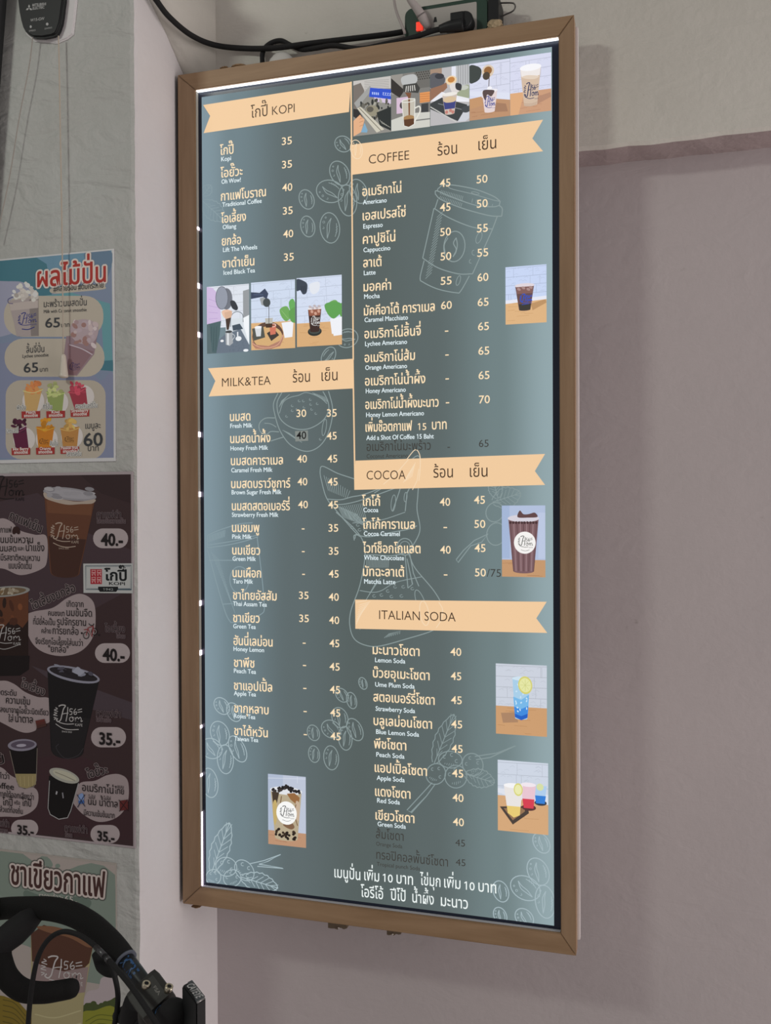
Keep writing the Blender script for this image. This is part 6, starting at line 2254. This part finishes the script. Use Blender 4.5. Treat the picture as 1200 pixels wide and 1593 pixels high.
# small white marks on the face plate
q0 = sc + nrm * .0158
me = bpy.data.meshes.new('stem_mark')
V, Fc = [], []
gs, a, b = layout('FSA', .02)
for vs, fs in gs:
    o = len(V)
    for x, y in vs:
        V.append(tuple(q0 + ax * (-.001 + (x - a) / (b - a) * .013) + sid * (.0065 + y * .0055)))
    Fc += [tuple(o + i for i in f) for f in fs]
me.from_pydata(V, [], Fc)
put(link('stem_lettering', me, pm('pale_mark', (.28, .27, .25, 1), .5)), stem)

# cables
for pts, rd in (([(148, 1200, 1.16), (155, 1034, 1.15), (172, 850, 1.14), (205, 680, 1.14), (262, 575, 1.14), (340, 528, 1.135), (425, 542, 1.13), (505, 592, 1.11), (575, 660, 1.085), (650, 742, 1.06), (745, 862, 1.03), (860, 1034, 1.0), (960, 1200, .98)], .0032),
                ([(560, 640, 1.17), (605, 700, 1.165), (632, 780, 1.16), (648, 880, 1.16), (636, 1000, 1.16), (600, 1160, 1.16)], .0034)):
    bm = bmesh.new()
    add_tube(bm, [bk_(a, b, d) for a, b, d in pts], rd, 12)
    cb = bm_obj('brake_cable', bm, [M_RUB], bike)
    if rd == .0032:
        bm = bmesh.new()
        add_tube(bm, [bk_(528, 612, 1.1025), bk_(575, 660, 1.0845)], .0037, 12)
        bm_obj('ferrule', bm, [pm('dull_ferrule', (.09, .09, .095, 1), .35, .7)], cb)
        bm = bmesh.new()
        add_tube(bm, [bk_(586, 672, 1.081), bk_(600, 688, 1.076)], .0037, 12)
        bm_obj('ferrule', bm, [pm('dull_ferrule', (.09, .09, .095, 1), .35, .7)], cb)
# brake lever tucked under the tape
bm = bmesh.new()
add_tube(bm, [bk_(540, 640, 1.19), bk_(570, 705, 1.18), bk_(605, 740, 1.175), bk_(640, 760, 1.17)], [.009, .011, .009, .005], 14)
bm_obj('cable_clip', bm, [M_RUB], bike)
# head tube spacer stack and cables below the bar
bm = bmesh.new()
add_tube(bm, [bk_(745, 905, 1.13), bk_(735, 980, 1.14), bk_(730, 1080, 1.16), bk_(720, 1200, 1.18)], [.014, .017, .018, .018], 18)
bm_obj('steerer_tube', bm, [M_RUB], bike)
bm = bmesh.new()
add_tube(bm, [bk_(650, 990, 1.2), bk_(690, 985, 1.17), bk_(730, 1010, 1.15), bk_(800, 1030, 1.13)], [.008, .012, .014, .014], 14)
bm_obj('brake_caliper', bm, [M_RUB], bike)

# bike light on a clamp
zt = bk_(1050, 790, 1.05).z
C6p = lambda a, b: (200 + a / 7.48, 1380 + b / 7.48)
top = [on_z(*C6p(a, b), zt) for a, b in ((620, 1142), (735, 1078), (902, 1288), (786, 1356))]
dn = Vector((0, 0, -.062))
bm = bmesh.new()
bot = [p + dn for p in top]
add_prism(bm, top, bot)
bmesh.ops.bevel(bm, geom=bm.edges[:], offset=.0018, segments=2, affect='EDGES')
light = bm_obj('bike_light', bm, [M_BLK], bike)
lab = [on_z(*C6p(a, b), zt + .0004) for a, b in ((690, 1112), (740, 1086), (890, 1275), (792, 1345))]
bm = bmesh.new()
up2 = Vector((0, 0, .0006))
add_prism(bm, [p + up2 for p in lab], lab)
bm_obj('light_plate', bm, [pm('dark_grey_plate', (.06, .07, .075, 1), .4)], light)
# raised lettering along the plate
e0 = on_z(*C6p(715, 1128), zt + .0013)
e1 = on_z(*C6p(838, 1282), zt + .0013)
d1 = e1 - e0
n1 = Vector((-d1.y, d1.x, 0)).normalized()
if n1.dot(_r) < 0:
    n1 = -n1
gs, a, b = layout('CATEYE', .02)
V, Fc = [], []
for vs, fs in gs:
    o = len(V)
    for x, y in vs:
        V.append(tuple(e0 + d1 * ((x - a) / (b - a)) + n1 * ((y - .36) * .0125)))
    Fc += [tuple(o + i for i in f) for f in fs]
me = bpy.data.meshes.new('light_lettering')
me.from_pydata(V, [], Fc)
put(link('light_lettering', me, pm('pale_letter', (.5, .5, .5, 1), .5)), light)
bm = bmesh.new()
l0, l1 = on_z(*C6p(800, 1345), zt + .0012), on_z(*C6p(884, 1292), zt + .0012)
add_tube(bm, [l0, l1], .0012, 8)
bm_obj('edge_trim', bm, [pm('chrome_trim', (.3, .3, .3, 1), .3, .7)], light)
bm = bmesh.new()
add_tube(bm, [b0 + ax * along(930, 1010) + nrm * .004, bk_(955, 965, 1.04), bk_(1000, 985, 1.045), bk_(1050, 1010, 1.05)], [.016, .015, .013, .012], 16)
bm_obj('light_bracket', bm, [M_RUB], bike)
bm = bmesh.new()
t0 = along(895, 960)
add_tube(bm, [b0 + ax * (t0 + .014), b0 + ax * (t0 + .030)], .0142, 20)
bm_obj('bracket_clamp', bm, [M_RUB], bike)

# rest of the machine below the picture: fork and front wheel on the floor
base = bk_(720, 1200, 1.18)
fwd = Vector((-.47, -.88, 0)).normalized()
lat = Vector((.88, -.47, 0)).normalized()
hub = Vector((base.x, base.y, 0)) + fwd * .10 + Vector((0, 0, .335))
crown = Vector((base.x, base.y, .72)) + fwd * .02
bm = bmesh.new()
add_tube(bm, [base, crown], .02, 16, n=2)
bm_obj('head_tube', bm, [M_BAR], bike)
for s in (-1, 1):
    bm = bmesh.new()
    add_tube(bm, [crown + lat * s * .012, crown + lat * s * .04 - Vector((0, 0, .06)), hub + lat * s * .05], [.013, .012, .008], 12)
    bm_obj('fork_blade', bm, [M_BAR], bike)
bm = bmesh.new()
ringp = [hub + fwd * .322 * math.cos(t) + Vector((0, 0, .322 * math.sin(t))) for t in [2 * math.pi * i / 64 for i in range(65)]]
add_tube(bm, ringp, .0125, 12, n=1, cap=False)
wh = bm_obj('tyre', bm, [M_RUB], bike)
bm = bmesh.new()
for i in range(24):
    t = 2 * math.pi * i / 24
    e = hub + fwd * .31 * math.cos(t) + Vector((0, 0, .31 * math.sin(t)))
    add_tube(bm, [hub + lat * (.02 if i % 2 else -.02), e], .001, 6, n=1)
add_tube(bm, [hub - lat * .055, hub + lat * .055], .012, 12, n=1)
bm_obj('spokes_and_hub', bm, [M_SIL], bike)
